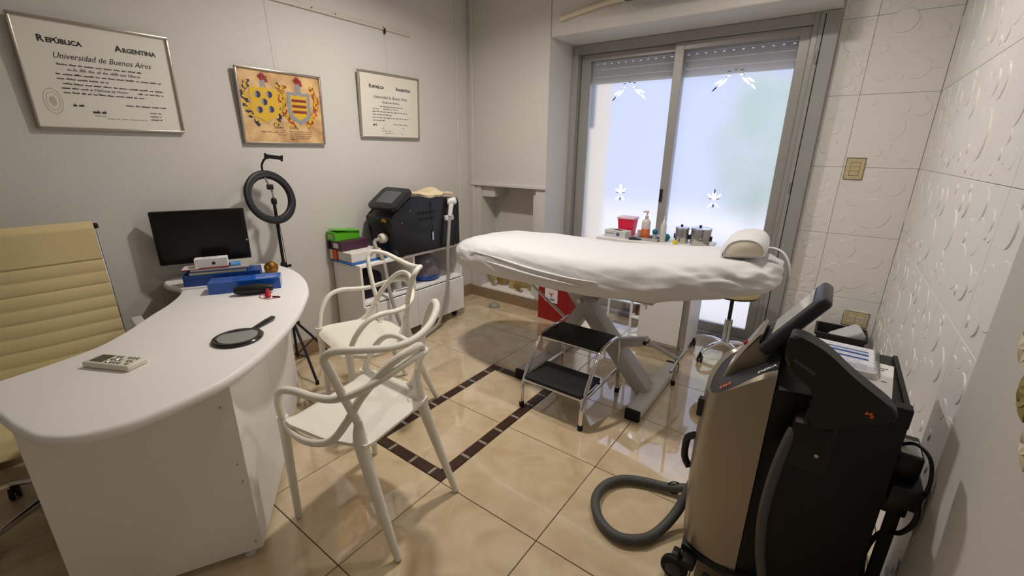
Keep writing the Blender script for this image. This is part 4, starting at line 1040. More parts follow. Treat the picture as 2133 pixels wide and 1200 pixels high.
for j, (rho, dz, _) in enumerate(PS):
    ring = []
    for k in range(NT):
        th = 2*PI*k/NT; c, s = math.cos(th), math.sin(th)
        ex = math.copysign(abs(c)**(2/NEXP), c); ey = math.copysign(abs(s)**(2/NEXP), s)
        x = BCX+AL*ex*rho; y = BCY+BWd*ey*rho
        z = zt(x)+dz*(1.0 if dz > -0.13 else 1.0+0.04*math.cos(2*th))*(1-0.28*max(0.0, min(1.0, (x+0.62)/0.5)))
        # soft hollow along the middle and pulled folds towards the near edge
        z -= 0.012*math.exp(-((x+1.15)/0.5)**2)*(1-rho) 
        edge = min(1.0, max(0.0, (rho-0.55)/0.45)) if dz > -0.10 else 1.0
        right = max(0.0, min(1.0, (x+0.75)/0.5)); left = max(0.0, min(1.0, (-1.55-x)/0.35))
        n1 = noise.noise(Vector((x*5.0, y*5.0, z*7.0+dz*14)))
        n2 = noise.noise(Vector((x*13+14*dz, y*13, z*8.0+7+dz*22)))
        rid = 1-abs(noise.noise(Vector((x*3.2+dz*12, y*4+4, dz*9+2))))*2
        amp = 0.003+0.005*edge+0.026*edge*right+0.005*edge*left
        d = amp*(0.55*n1+0.5*n2)+0.005*edge*max(0, rid-0.55)
        nx, ny = c*edge*0.8, s*edge*0.8; nz = 0.9 if dz > -0.09 else 0.2
        if dz < -0.17: z += 0.010*noise.noise(Vector((x*9, y*9, 5)))*(0.4+right)
        ring.append(bm.verts.new((x+nx*d-BCX, y+ny*d-BCY, z+nz*d)))
    rings.append(ring)
    if j == 0:
        pass
for A, B in zip(rings[1:], rings[2:]):
    for k in range(NT): bm.faces.new((A[k], A[(k+1) % NT], B[(k+1) % NT], B[k]))
bm.faces.new(rings[1])
for v in rings[0]: bm.verts.remove(v)
obj('fitted_sheet', bm, M_sheet, t, 80)
# long diagonal creases pulled towards the near edge
for pts in ([(-1.78, 1.985, 0.80), (-1.55, 1.955, 0.795), (-1.30, 1.938, 0.775), (-1.05, 1.934, 0.765), (-0.88, 1.934, 0.770)],
            [(-1.70, 1.972, 0.765), (-1.50, 1.943, 0.755), (-1.28, 1.932, 0.742), (-1.10, 1.931, 0.735), (-0.95, 1.934, 0.735)],
            [(-1.45, 2.02, 0.852), (-1.30, 1.975, 0.835), (-1.18, 1.955, 0.808), (-1.10, 1.945, 0.79)]):
    sp = spline([(p[0]-BCX, p[1]-BCY, p[2]) for p in pts], 6); n = len(sp)
    obj('sheet_fold', tb(sp, [0.0015+0.0075*math.sin(PI*k/(n-1)) for k in range(n)], 10, flat=0.8), M_sheet, t, 80)
ol = []
for k in range(48):
    th = 2*PI*k/48; c, s = math.cos(th), math.sin(th)
    ol.append((0.80*AL*math.copysign(abs(c)**(2/3), c), 0.72*BWd*math.copysign(abs(s)**(2/3), s)))
bm = NB()
lo = [bm.verts.new((x, y, zt(x+BCX)-0.200)) for x, y in ol]; hi = [bm.verts.new((x, y, zt(x+BCX)-0.175)) for x, y in ol]
bm.faces.new(lo[::-1]); bm.faces.new(hi)
for k in range(48): bm.faces.new((lo[k], lo[(k+1) % 48], hi[(k+1) % 48], hi[k]))
obj('base_board', bm, M_cream, t)
def bl(x, y, z): return (x-BCX, y-BCY, z)
obj('top_frame', bx(-1.55-BCX, -0.66-BCX, -0.12, 0.16, 0.628, 0.672, 0.006), M_greym, t)
def beam(name, a, b, w, d, par):
    """flat steel beam from a to b in the xz plane, d wide along y"""
    a, b = Vector(a), Vector(b); u = (b-a).normalized(); n = Vector((0, 1, 0)).cross(u).normalized()*w/2
    bm = NB(); vs = []
    for y in (-d/2, d/2):
        for p in (a+n, b+n, b-n, a-n): vs.append(bm.verts.new(p+Vector((0, y, 0))))
    for f in ((0, 1, 2, 3), (7, 6, 5, 4), (0, 4, 5, 1), (1, 5, 6, 2), (2, 6, 7, 3), (3, 7, 4, 0)): bm.faces.new([vs[i] for i in f])
    bmesh.ops.recalc_face_normals(bm, faces=bm.faces)
    bmesh.ops.bevel(bm, geom=list(bm.edges), offset=0.006, segments=2, profile=0.5, affect='EDGES')
    return obj(name, bm, M_greym, par, 40)
lgR = beam('crossed_leg', bl(-1.19, 2.30, 0.60), bl(-0.690, 2.30, 0.055), 0.085, 0.11, t)
lgL = beam('crossed_leg', bl(-1.06, 2.42, 0.60), bl(-1.405, 2.42, 0.055), 0.085, 0.11, t)
obj('pivot_bolt', lathe([(0.016, -0.07), (0.016, 0.19)], 14, center=bl(-1.125, 2.30, 0.535), axis='y'), M_steel, lgR, 40)
for x in (-1.405, -0.665):
    fb = obj('floor_bar', bx(x-0.040-BCX, x+0.040-BCX, 2.055-BCY, 2.74-BCY, 0.010, 0.058, 0.004), M_whitep if x > -1 else M_greym, t, 40)
    for y0, y1 in ((2.030, 2.056), (2.739, 2.765)):
        obj('end_cap', bx(x-0.041-BCX, x+0.041-BCX, y0-BCY, y1-BCY, 0.0, 0.060, 0.004), M_rubber, fb, 40)
ar = beam('pump_arm', bl(-0.87, 2.30, 0.315), bl(-0.705, 2.30, 0.365), 0.050, 0.05, t)
obj('arm_bolt', lathe([(0.012, -0.03), (0.012, 0.03)], 12, center=bl(-0.715, 2.30, 0.360), axis='y'), M_blackm, ar, 40)
obj('pump_rod', tb([bl(-0.705, 2.30, 0.362), bl(-0.60, 2.40, 0.27), bl(-0.565, 2.45, 0.235)], 0.013, 12), M_greym, t, 40)
obj('pedal_bar', tb([bl(-0.560, 2.30, 0.215), bl(-0.565, 2.45, 0.235), bl(-0.555, 2.62, 0.240)], 0.010, 10), M_steel, t, 40)
sl = obj('support_leg', tb([bl(-0.590, 2.55, 0.66), bl(-0.601, 2.56, 0.012)], 0.010, 12), M_steel, t, 40)
obj('leg_tip', lathe([(0.013, 0), (0.013, 0.03)], 12, center=bl(-0.601, 2.56, 0)), M_rubber, sl, 40)
obj('support_rod', tb([bl(-1.52, 2.25, 0.66), bl(-1.505, 2.25, 0.585), bl(-1.222, 2.25, 0.400)], 0.009, 10), M_steel, t, 40)
obj('rod_crossbar', tb([bl(-1.215, 2.18, 0.402), bl(-1.225, 2.30, 0.398)], 0.0075, 10), M_steel, t, 40)

# head pillow and its strap
t = thing('head_pillow', 'white half-moon head pillow strapped on the right end of the bed', 'pillow', (-0.285, 2.15, 0.945), math.radians(4))
def lens(a):
    """half-moon cross-section: flat belly, domed top, soft corners"""
    c, s_ = math.cos(a), math.sin(a)
    x = 0.096*math.copysign(abs(c)**0.85, c)
    return x, (0.080*abs(s_)**0.9 if s_ > 0 else -0.010*abs(s_)**0.7)
def bol(u, v):
    x, z = lens(2*PI*u); e = 1-0.16*abs(2*v-1)**6
    w = 0.0025*noise.noise(Vector((x*30, v*9, 4)))
    return (x*e+0.010*z/0.08, 0.34*v, (z+0.004)*e+0.012+w)
obj('pillow_cover', grid_surface(bol, 40, 22, None, True), M_sheet, t, 70)
def cap(y, d):
    def f(u, v):
        x, z = lens(2*PI*u); k = 0.84*(1-v)
        return (x*k+0.010*k, y+d*0.014*math.sin(PI/2*v), (z+0.004)*k+0.012+0.030*(0.84-k)/0.84)
    return grid_surface(f, 40, 8, None, True)
obj('pillow_end', cap(0.0, -1), mat('cream_pillow_cotton', (228, 219, 200), 0.85), t, 70); obj('pillow_end', cap(0.34, 1), MATS['cream_pillow_cotton'], t, 70)
obj('piping', tb([(lens(2*PI*k/40)[0]*0.845+0.008, -0.001, (lens(2*PI*k/40)[1]+0.004)*0.845+0.013) for k in range(40)], 0.0032, 6, True), M_sheet, t, 60)
obj('strap', tb(spline([(0.085, 0.12, 0.030), (0.125, 0.12, 0.026), (0.160, 0.11, 0.004), (0.182, 0.10, -0.045), (0.186, 0.10, -0.095)], 5), 0.014, 10, flat=0.2), M_sheet, t, 50)
t.rotation_euler = (0, math.radians(-7), math.radians(4))

# ------------------------------------------------------------------ two-step stool
t = thing('step_stool', 'chrome two-step stool with black treads in front of the bed', 'step stool', (-1.04, 2.03, 0))
sx0, sx1 = -1.225+1.04, -0.850+1.04
for x in (sx0, sx1):
    obj('side_frame', tb(spline([(x, 1.79-2.03, 0.012), (x, 1.79-2.03, 0.09), (x, 1.805-2.03, 0.15), (x, 1.86-2.03, 0.245), (x, 1.94-2.03, 0.345), (x, 1.985-2.03, 0.378), (x, 2.05-2.03, 0.388), (x, 2.15-2.03, 0.388), (x, 2.205-2.03, 0.375), (x, 2.228-2.03, 0.33), (x, 2.25-2.03, 0.17), (x, 2.267-2.03, 0.012)], 5), 0.0115, 12), M_chrome, t, 60)
    for y in (1.79, 2.267): obj('rubber_tip', lathe([(0.0145, 0), (0.0145, 0.028), (0.012, 0.032)], 12, center=(x, y-2.03, 0)), M_rubber, t, 40)
    obj('side_bar', tb([(x, 1.812-2.03, 0.165), (x, 2.248-2.03, 0.165)], 0.0095, 10), M_chrome, t, 40)
M_tread = mat('black_ribbed_rubber', (22, 22, 23), 0.7, bump=(150, 0.3))
for nm, y0, y1, z in (('upper_tread', 1.975, 2.205, 0.372), ('lower_tread', 1.795, 2.035, 0.172)):
    tr = obj(nm, bx(sx0+0.010, sx1-0.010, y0-2.03, y1-2.03, z, z+0.022, 0.008, 3), M_tread, t, 40)
    obj('tread_rail', tb([(sx0, y0-2.03+0.01, z-0.006), (sx1, y0-2.03+0.01, z-0.006)], 0.009, 10), M_chrome, tr, 40)
    obj('tread_rail', tb([(sx0, y1-2.03-0.02, z-0.006), (sx1, y1-2.03-0.02, z-0.006)], 0.009, 10), M_chrome, tr, 40)

# ------------------------------------------------------------------ low cabinet in front of the window and the things on it
t = thing('low_cabinet', 'white low cabinet between the bed and the window', 'cabinet', (-1.0, 3.17, 0))
def kb(name, x0, x1, y0, y1, z0, z1, m=M_white, par=None, bev=0.0015): return obj(name, bx(x0+1.0, x1+1.0, y0-3.17, y1-3.17, z0, z1, bev, 1), m, par or t)
kb('top_board', -1.40, -0.62, 3.0, 3.34, 0.765, 0.785)
kb('bottom_board', -1.08, -0.66, 3.0, 3.34, 0.045, 0.065)
kb('side_panel', -0.678, -0.66, 3.0, 3.34, 0.065, 0.765)
kb('divider', -1.010, -0.994, 3.0, 3.34, 0.065, 0.765)
kb('open_shelf', -1.40, -1.01, 3.0, 3.34, 0.36, 0.375); kb('open_shelf', -1.08, -1.01, 3.0, 3.34, 0.20, 0.214)
kb('back_panel', -1.08, -0.66, 3.334, 3.34, 0.065, 0.765)
for x, y in ((-1.39, 3.01), (-1.39, 3.33), (-1.075, 3.01)): obj('post', bx(x+1.0-0.008, x+1.0+0.008, y-3.17-0.008, y-3.17+0.008, 0.0, 0.765), M_white, t)
d = kb('cabinet_door', -0.992, -0.705, 2.984, 2.999, 0.070, 0.760)
obj('door_handle', tb(spline([(-0.970+1.0, 2.984-3.17, 0.34), (-0.970+1.0, 2.962-3.17, 0.35), (-0.970+1.0, 2.962-3.17, 0.46), (-0.970+1.0, 2.984-3.17, 0.47)], 4), 0.006, 8), M_greym, d, 40)
kb('edge_strip', -0.703, -0.662, 2.984, 2.999, 0.070, 0.760, M_alu)
kb('plinth', -1.07, -0.67, 3.02, 3.33, 0.0, 0.045, M_greym)
tag(obj('pink_bottle', lathe([(0.030, 0), (0.032, 0.005), (0.032, 0.09), (0.014, 0.11), (0.014, 0.13)], 16, center=(-1.22, 3.10, 0.375)), mat('pale_pink_plastic', (196, 160, 158), 0.4), None, 40), 'pinkish bottle on the open cabinet shelf below the bed', 'bottle')
tag(obj('brown_jar', lathe([(0.026, 0), (0.028, 0.004), (0.028, 0.05), (0.022, 0.06), (0.022, 0.075)], 16, center=(-1.044, 3.08, 0.214)), mat('brown_glass', (128, 86, 54), 0.25), None, 40), 'small brown jar on the lower cabinet shelf', 'jar')
tag(obj('dark_jar', lathe([(0.024, 0), (0.026, 0.004), (0.026, 0.06), (0.020, 0.066), (0.020, 0.085)], 16, center=(-1.14, 3.06, 0.375)), mat('dark_plum_plastic', (92, 66, 72), 0.4), None, 40), 'dark plum jar beside the pinkish bottle', 'jar')
ZK = 0.785
t = thing('sharps_container', 'bright pink-red sharps container with clear lid on the cabinet', 'container', (-1.24, 3.20, ZK))
M_pk = mat('pink_red_plastic', (224, 34, 72), 0.35)
bm = NB()
lo = [bm.verts.new((x*0.052, y*0.040, 0.0)) for x, y in ((-1, -1), (1, -1), (1, 1), (-1, 1))]; hi = [bm.verts.new((x*0.064, y*0.050, 0.125)) for x, y in ((-1, -1), (1, -1), (1, 1), (-1, 1))]
bm.faces.new(lo[::-1]); bm.faces.new(hi)
for k in range(4): bm.faces.new((lo[k], lo[(k+1) % 4], hi[(k+1) % 4], hi[k]))
bmesh.ops.bevel(bm, geom=list(bm.edges), offset=0.006, segments=2, profile=0.5, affect='EDGES')
obj('tub', bm, M_pk, t, 40)
obj('clear_lid', bx(-0.069, 0.069, -0.055, 0.055, 0.1252, 0.142, 0.006, 2), mat('pale_pink_lid', (236, 196, 206), 0.3), t, 40)
t = thing('glove_box', 'white and grey glove box with a round blue mark on the cabinet', 'box', (-1.265, 3.085, ZK), math.radians(-4))
obj('carton_body', bx(-0.085, 0.085, -0.05, 0.05, 0, 0.052, 0.002, 1), mat('pale_grey_carton', (206, 206, 204), 0.6), t)
bm = NB(); lathe([(0.014, -0.0508), (0.014, -0.050)], 18, bm, (0.025, 0, 0.026), 'y'); obj('round_mark', bm, mat('blue_grey_print', (70, 96, 140), 0.6), t)
obj('text_strip', bx(-0.075, -0.01, -0.0505, -0.050, 0.028, 0.033), mat('olive_print', (130, 130, 110), 0.6), t)
obj('opening', bx(-0.03, 0.035, -0.018, 0.022, 0.0520, 0.0525), M_blackm, t)
for k, (dx, rz) in enumerate(((0.0, 0.2), (0.022, 0.35), (0.05, 0.15))):
    tag(obj('dark_pouch', bx(-0.02, 0.02, -0.03, 0.03, 0, 0.012+0.004*(k == 1), 0.004, 1, Matrix.Translation((-1.145+dx, 3.06+0.01*k, ZK)) @ Matrix.Rotation(rz, 4, 'Z')), mat('navy_black_pouch', (34, 36, 48), 0.5), None), ('dark pouch lying closest to the glove box', 'dark pouch in the middle of three beside the glove box', 'dark pouch nearest the tray of bottles')[k], 'pouch', 'dark pouches on the cabinet')
tag(obj('small_cup', lathe([(0.016, 0), (0.018, 0.003), (0.021, 0.05), (0.019, 0.05)], 16, center=(-1.135, 3.20, ZK)), mat('salmon_print_cup', (204, 176, 168), 0.5), None, 40), 'small pale cup beside the sharps container', 'cup')
t = thing('acrylic_tray', 'white tray holding the bottles on the cabinet', 'tray', (-1.035, 3.12, ZK))
obj('tray_floor', bx(-0.075, 0.075, -0.06, 0.06, 0, 0.004), mat('grey_tray', (176, 174, 172), 0.3), t)
for nm, a in (('tray_rim', (-0.075, 0.075, -0.063, -0.06)), ('tray_rim', (-0.075, 0.075, 0.06, 0.063)), ('tray_rim', (-0.078, -0.075, -0.063, 0.063)), ('tray_rim', (0.075, 0.078, -0.063, 0.063))):
    obj(nm, bx(*a, 0, 0.022), MATS['grey_tray'], t)
t = thing('pump_bottle', 'clear pump bottle half full of orange liquid in the tray', 'bottle', (-1.068, 3.12, ZK+0.0042))
obj('liquid', lathe([(0.028, 0), (0.031, 0.004), (0.031, 0.075)], 20), mat('orange_liquid', (232, 124, 74), 0.3), t, 40)
obj('bottle_wall', lathe([(0.031, 0.0752), (0.031, 0.122), (0.024, 0.138), (0.012, 0.146)], 20), mat('cloudy_plastic', (214, 204, 196), 0.3), t, 40)
pm = obj('pump_collar', lathe([(0.013, 0.146), (0.013, 0.165), (0.005, 0.168), (0.005, 0.190)], 14), mat('beige_pump', (204, 190, 176), 0.4), t, 40)
obj('pump_spout', tb(spline([(0.010, 0, 0.195), (-0.01, 0, 0.198), (-0.032, 0, 0.192)], 4), [0.008, 0.008, 0.008, 0.007, 0.007, 0.006, 0.006, 0.005, 0.004], 10), MATS['beige_pump'], pm, 50)
for k, (x, y, r, lb_) in enumerate(((-1.005, 3.145, 0.021, 'teal ball between the pump bottle and the slim bottle'), (-0.925, 3.16, 0.026, 'larger teal ball right of the slim bottle'))):
    bm = NB(); bmesh.ops.create_uvsphere(bm, u_segments=18, v_segments=12, radius=r)
    z = ZK+(0.0042 if k == 0 else 0)
    st = thing('teal_applicator', lb_, 'ball', (x, y, z), 0, 'teal balls on the cabinet')
    lift = 0.034 if k == 0 else 0.0
    b = obj('ball', bm, mat('teal_plastic', (18, 112, 130), 0.4), st, 60); b.location = (0, 0, r+lift)
    if lift: obj('holder', lathe([(0.017, 0), (0.016, lift+0.003)], 14), mat('pale_blue_glass', (170, 190, 206), 0.2), st, 40)
t = thing('slim_bottle', 'tall slim white bottle with narrow nozzle beside the tray', 'bottle', (-0.935, 3.10, ZK))
obj('bottle_wall', lathe([(0.019, 0), (0.021, 0.004), (0.021, 0.120), (0.012, 0.136)], 18), mat('cloudy_grey_plastic', (202, 202, 198), 0.35), t, 40)
obj('nozzle', lathe([(0.011, 0.136), (0.011, 0.150), (0.005, 0.154), (0.003, 0.185)], 12), M_whitep, t, 40)
def canister(label, x, y, r, h):
    t = thing('steel_canister', label, 'canister', (x, y, ZK), 0, 'steel canisters on the cabinet')
    obj('body', lathe([(r-0.002, 0), (r, 0.003), (r, h*0.48), (r+0.002, h*0.50), (r, h*0.52), (r, h)], 32), M_steel, t, 40)
    ld = obj('lid', lathe([(r+0.003, h), (r+0.004, h+0.003), (r+0.003, h+0.012), (r*0.8, h+0.016), (0.002, h+0.018)], 32), M_chrome, t, 40)
    obj('lid_knob', lathe([(0.006, h+0.017), (0.010, h+0.026), (0.007, h+0.031)], 14, center=(-r*0.15, 0, 0)), M_blackm, ld, 40)
    for s in (-1, 1): obj('clip', bx(s*(r+0.004)-0.004, s*(r+0.004)+0.004, -0.010, 0.010, h*0.30, h*0.62, 0.002), M_blackm, t)
canister('narrower steel canister with lid on the cabinet', -0.822, 3.17, 0.046, 0.098)
canister('wider steel canister with lid, nearest the head pillow', -0.695, 3.17, 0.066, 0.105)
tag(obj('yellow_cap', lathe([(0.015, 0), (0.017, 0.003), (0.015, 0.022), (0.008, 0.028)], 14, center=(-0.84, 3.085, ZK)), mat('yellow_plastic', (226, 206, 44), 0.4), None, 40), 'small yellow cap in front of the narrower canister', 'cap')

# ------------------------------------------------------------------ red waste box, stool, floor bits
t = thing('biohazard_box', 'red biohazard waste box with a white label beside the pillar', 'box', (-1.75, 3.08, 0), math.radians(-5))
M_rb = mat('red_carton', (150, 22, 22), 0.5)
obj('carton_body', bx(-0.16, 0.16, -0.075, 0.055, 0.0, 0.300, 0.004, 1), M_rb, t)
obj('rim', bx(-0.163, 0.163, -0.078, 0.058, 0.2985, 0.312, 0.003, 1), mat('dark_red_rim', (116, 14, 18), 0.5), t)
obj('corner_clip', bx(-0.172, -0.152, -0.084, -0.05, 0.29, 0.318, 0.003, 1), M_blackm, t)
lab = obj('white_label', bx(-0.085, 0.045, -0.0765, -0.0752, 0.170, 0.286), M_pap2, t)
def biohazard(par):
    bm = NB()
    for k in range(3):
        a = PI/2+k*2*PI/3; c = Vector((0.014*math.cos(a), 0.014*math.sin(a)))
        pts = [(-0.020+c.x+0.016*math.cos(q), -0.0770, 0.240+c.y+0.016*math.sin(q)) for q in [a+math.radians(d) for d in range(50, 311, 20)]]
        tube(bm, pts, 0.0018, 6, flat=0.5)
    tube(bm, [(-0.020+0.011*math.cos(q*PI/8), -0.0770, 0.240+0.011*math.sin(q*PI/8)) for q in range(16)], 0.0014, 6, True)
    obj('hazard_symbol', bm, mat('red_print', (196, 40, 44), 0.6), par)
biohazard(lab)
bm = NB()
for z, x0, x1 in ((0.200, -0.035, 0.02), (0.190, -0.03, 0.015)): box(bm, x0, x1, -0.0772, -0.0765, z-0.003, z+0.003)
lathe([(0.008, -0.0772), (0.008, -0.0765)], 12, bm, (-0.055, 0, 0.196), 'y')
obj('label_text', bm, mat('dark_green_print', (44, 60, 52), 0.6), lab)
t = thing('rolling_stool', 'rolling stool with chrome five-star base by the window', 'stool', (-0.435, 3.19, 0))
obj('seat_pad', lathe([(0.145, 0.475), (0.158, 0.482), (0.162, 0.505), (0.155, 0.535), (0.13, 0.545), (0.01, 0.547)], 36), M_cream, t, 50)
obj('seat_plate', lathe([(0.10, 0.462), (0.15, 0.468), (0.15, 0.4755)], 28), M_blackm, t, 40)
obj('gas_piston', lathe([(0.013, 0.26), (0.013, 0.464)], 16), mat('dark_piston', (70, 66, 62), 0.3, 0.8), t, 40)
obj('column', lathe([(0.030, 0.095), (0.030, 0.105), (0.026, 0.11), (0.026, 0.285), (0.020, 0.288)], 20), M_chrome, t, 40)
for k in range(5):
    a = 2*PI*k/5+0.42; c, s = math.cos(a), math.sin(a)
    lg = obj('base_leg', tb(spline([(0.015*c, 0.015*s, 0.105), (0.10*c, 0.10*s, 0.112), (0.18*c, 0.18*s, 0.095), (0.225*c, 0.225*s, 0.068)], 5), [0.021-0.0006*j for j in range(16)], 10, flat=0.8), M_chrome, t, 50)
    bm = NB()
    for w in (-0.012, 0.012): lathe([(0.022, -0.006), (0.024, 0), (0.022, 0.006)], 14, bm, (0.225*c+w*0.9, 0.225*s, 0.0245), 'x')
    lathe([(0.010, 0.03), (0.012, 0.066)], 10, bm, (0.225*c, 0.225*s, 0))
    obj('castor', bm, M_black, lg, 40)
tag(obj('door_stop', lathe([(0.050, 0), (0.052, 0.006), (0.046, 0.024), (0.030, 0.036), (0.004, 0.040)], 28, center=(-2.375, 2.985, 0)), mat('grey_rubber', (150, 146, 138), 0.6), None, 50), 'grey dome on the floor below the niche', 'door stop')
# dried petal ornaments in the niche
rn = random.Random(12)
M_pet = mat('translucent_olive_petal', (176, 156, 104), 0.55); M_pet2 = mat('brown_olive_petal', (146, 120, 70), 0.55)
lbls = ('leftmost large round olive petal in the niche', 'brown pointed petal behind the leftmost round one', 'upper petal with pale rim near the niche centre', 'broad petal right of centre leaning on its neighbour', 'tall rounded petal in the right half of the niche', 'small crinkled brown petal low in the right half', 'rightmost olive petal beside the niche jamb')
for k, (x, r, dz, yy, m) in enumerate(((-2.575, 0.078, 0, 0.05, M_pet), (-2.50, 0.085, 0.02, 0.12, M_pet2), (-2.405, 0.082, 0.015, 0.175, M_pet), (-2.33, 0.065, 0.0, 0.08, M_pet), (-2.25, 0.085, 0.0, 0.155, M_pet), (-2.235, 0.052, 0, 0.025, M_pet2), (-2.150, 0.045, 0.0, 0.10, M_pet))):
    def pf(u, v, r=r, k=k):
        a = 2*PI*u; rr = r*v*(1+0.06*math.sin(3*a+k))
        return (rr*math.cos(a), 0.018*v*v*math.sin(2*a+k)+0.010*noise.noise(Vector((rr*30*math.cos(a), rr*30*math.sin(a), k))), rr*math.sin(a))
    bm = grid_surface(lambda u, v: pf(u, 0.02+0.98*v), 28, 8, None, True)
    solidify(bm, 0.0025)
    zmin = min(v.co.z for v in bm.verts)
    o = obj('dried_petal', bm, m, None, 60); o.location = (x, YP+yy, 0.1225-zmin); o.rotation_euler = (0, 0, math.radians((-18, 12, 5, -8, 10, -14, 8)[k]))
    tag(o, lbls[k], 'petal', 'dried petals in the niche')
# ------------------------------------------------------------------ laser console in the right foreground
MX, MY = 0.03, 1.50
t = thing('laser_console', 'tall black and silver laser console with tilted touch screen in the right foreground', 'machine', (MX, MY, 0))
M_bk = mat('matt_black_panel', (9, 9, 10), 0.55); M_dk = mat('dark_grey_plastic', (40, 42, 46), 0.4)
def ml(p): return (p[0]-MX, p[1]-MY)
body = [(-0.031, 1.281), (0.262, 1.362), (0.254, 1.745), (-0.05, 1.722)]
obj('black_body', prism([ml(p) for p in body], 0.105, 0.782, None, 0.006, 2), M_bk, t, 40)
plan = spline([(-0.033, 1.277), (-0.115, 1.274), (-0.172, 1.283), (-0.204, 1.318), (-0.222, 1.40), (-0.227, 1.50), (-0.220, 1.60), (-0.195, 1.685), (-0.12, 1.72), (-0.045, 1.722)], 5)
def top_z(x): s = max(0, min(1, (x+0.215)/0.182)); return 0.682+0.148*(s*s*(3-2*s)*0.5+s*0.5)
bm = NB(); rows_ = []
NZ = 14
for x, y in plan:
    col = []
    zt_ = top_z(x)
    for k in range(NZ+1):
        v = k/NZ; z = 0.125+0.01*math.cos(PI*min(1, (x+0.22)/0.18))+(zt_-0.125)*v
        b = 0.012*math.sin(PI*v); n = Vector((x+0.03, y-1.50)); n.normalize()
        col.append(bm.verts.new((x+n.x*b-MX, y+n.y*b*0.6-MY, z)))
    rows_.append(col)
for A, B in zip(rows_, rows_[1:]):
    for k in range(NZ): bm.faces.new((A[k], B[k], B[k+1], A[k+1]))
inn = []
for x, y in plan:
    d = Vector((-0.06, 1.5))-Vector((x, y)); d = d.normalized()*0.014
    inn.append(bm.verts.new((x+d.x-MX, y+d.y-MY, top_z(x)+0.004)))
for i in range(len(plan)-1): bm.faces.new((rows_[i][NZ], rows_[i+1][NZ], inn[i+1], inn[i]))
bm.faces.new([c[0] for c in rows_])
obj('silver_shell', bm, M_silver, t, 50)
bm = NB()
v_ = [bm.verts.new((q.co.x if False else 0, 0, 0)) for q in []]
cons = []
for x, y in plan:
    d = Vector((-0.06, 1.5))-Vector((x, y)); d = d.normalized()*0.0145
    cons.append((x+d.x, y+d.y, top_z(x)+0.003))
lo = [bm.verts.new((x-MX, y-MY, z)) for x, y, z in cons]
bm.faces.new(lo)
bmesh.ops.triangulate(bm, faces=bm.faces)
con = obj('console_panel', bm, M_dk, t)
def slope_pt(x, y, dz=0.0): return (x-MX, y-MY, top_z(x)+0.003+dz)
sl_a = math.atan2(top_z(-0.06)-top_z(-0.18), 0.12)
M_or = mat('orange_print', (216, 96, 34), 0.5); M_wh = mat('white_print', (232, 232, 232), 0.5)
text('console_mark', 'DEKA', 0.022, M_wh, con, slope_pt(-0.082, 1.300, 0.004), (0, -sl_a, 0), bold=0.0004)
bm = NB()
for k in range(4):
    a = Vector(slope_pt(-0.170+0.007*k, 1.318+0.004*(k % 2), 0.004)); box(bm, a.x-0.002, a.x+0.002, a.y-0.010, a.y+0.010, a.z, a.z+0.0015)
obj('warning_icons', bm, M_or, con)
pf = [(-0.186, 0.690), (-0.178, 0.728), (-0.152, 0.785), (-0.128, 0.835), (-0.112, 0.872), (-0.102, 0.886), (-0.095, 0.882), (-0.094, 0.862), (-0.101, 0.836), (-0.088, 0.812), (-0.066, 0.800), (-0.050, 0.780), (-0.06, 0.740), (-0.134, 0.705)]
nk = obj('silver_neck', extrude_profile([(p[0]-MX, p[1]) for p in pf], 1.405-MY, 1.560-MY, 'y', None, 0.008, 3), M_silver, t, 40)
obj('emergency_button', lathe([(0.016, 0), (0.018, 0.004), (0.017, 0.014), (0.010, 0.018)], 18, center=(0, 0, 0)), mat('red_button', (190, 30, 40), 0.35), nk, 40)
eb = nk.children[-1]; eb.location = (-0.142-MX, 1.515-MY, 0.802); eb.scale = (0.5, 0.5, 0.5); eb.rotation_euler = (0, math.radians(-64), 0)
o = obj('neck_label', bx(-0.012, 0.012, -0.03, 0.03, 0, 0.0008), M_wh, nk); o.location = (-0.167-MX, 1.455-MY, 0.7555); o.rotation_euler = (0, math.radians(-65), 0)
# tilted screen
u = Vector((0.125, 0, 0.185)).normalized(); n = Vector((-u.z, 0, u.x)); w = Vector((0, 1, 0))
S = Matrix(((u.x, -w.x, n.x, -0.104-MX), (u.y, -w.y, n.y, 1.475-MY), (u.z, -w.z, n.z, 0.845), (0, 0, 0, 1)))
hs = obj('screen_housing', bx(0, 0.232, -0.100, 0.100, -0.036, 0, 0.014, 4), mat('slate_plastic', (44, 46, 54), 0.42), t, 40); hs.matrix_local = S
obj('screen_recess', bx(0.050, 0.202, -0.080, 0.080, 0.0000, 0.0006), M_blackm, hs)
obj('display', bx(0.056, 0.198, -0.075, 0.075, 0.0006, 0.0012), mat('idle_touch_display', (196, 200, 194), 0.12, coat=0.6), hs)
obj('front_ridge', lathe([(0.028, 0.0), (0.026, 0.002), (0.020, 0.003)], 24, center=(0.026, -0.05, 0)), M_dk, hs, 40)
obj('screen_stem', tb([(-0.045-MX, 1.475-MY, 0.775), (-0.020-MX, 1.475-MY, 0.90)], 0.022, 12), M_black, t, 40)
obj('deck_rim', bx(0.246-MX, 0.258-MX, 1.375-MY, 1.735-MY, 0.782, 0.790, 0.002), M_bk, t)
obj('deck_lip', bx(0.225-MX, 0.262-MX, 1.348-MY, 1.385-MY, 0.735, 0.792, 0.004), M_bk, t)
obj('side_tab', bx(-0.228-MX, -0.200-MX, 1.322-MY, 1.345-MY, 0.595, 0.660, 0.004), M_black, t)
obj('front_grip', tb(spline([(-0.226-MX, 1.36-MY, 0.50), (-0.250-MX, 1.37-MY, 0.47), (-0.250-MX, 1.37-MY, 0.40), (-0.228-MX, 1.36-MY, 0.37)], 5), 0.012, 10), M_black, t, 50)
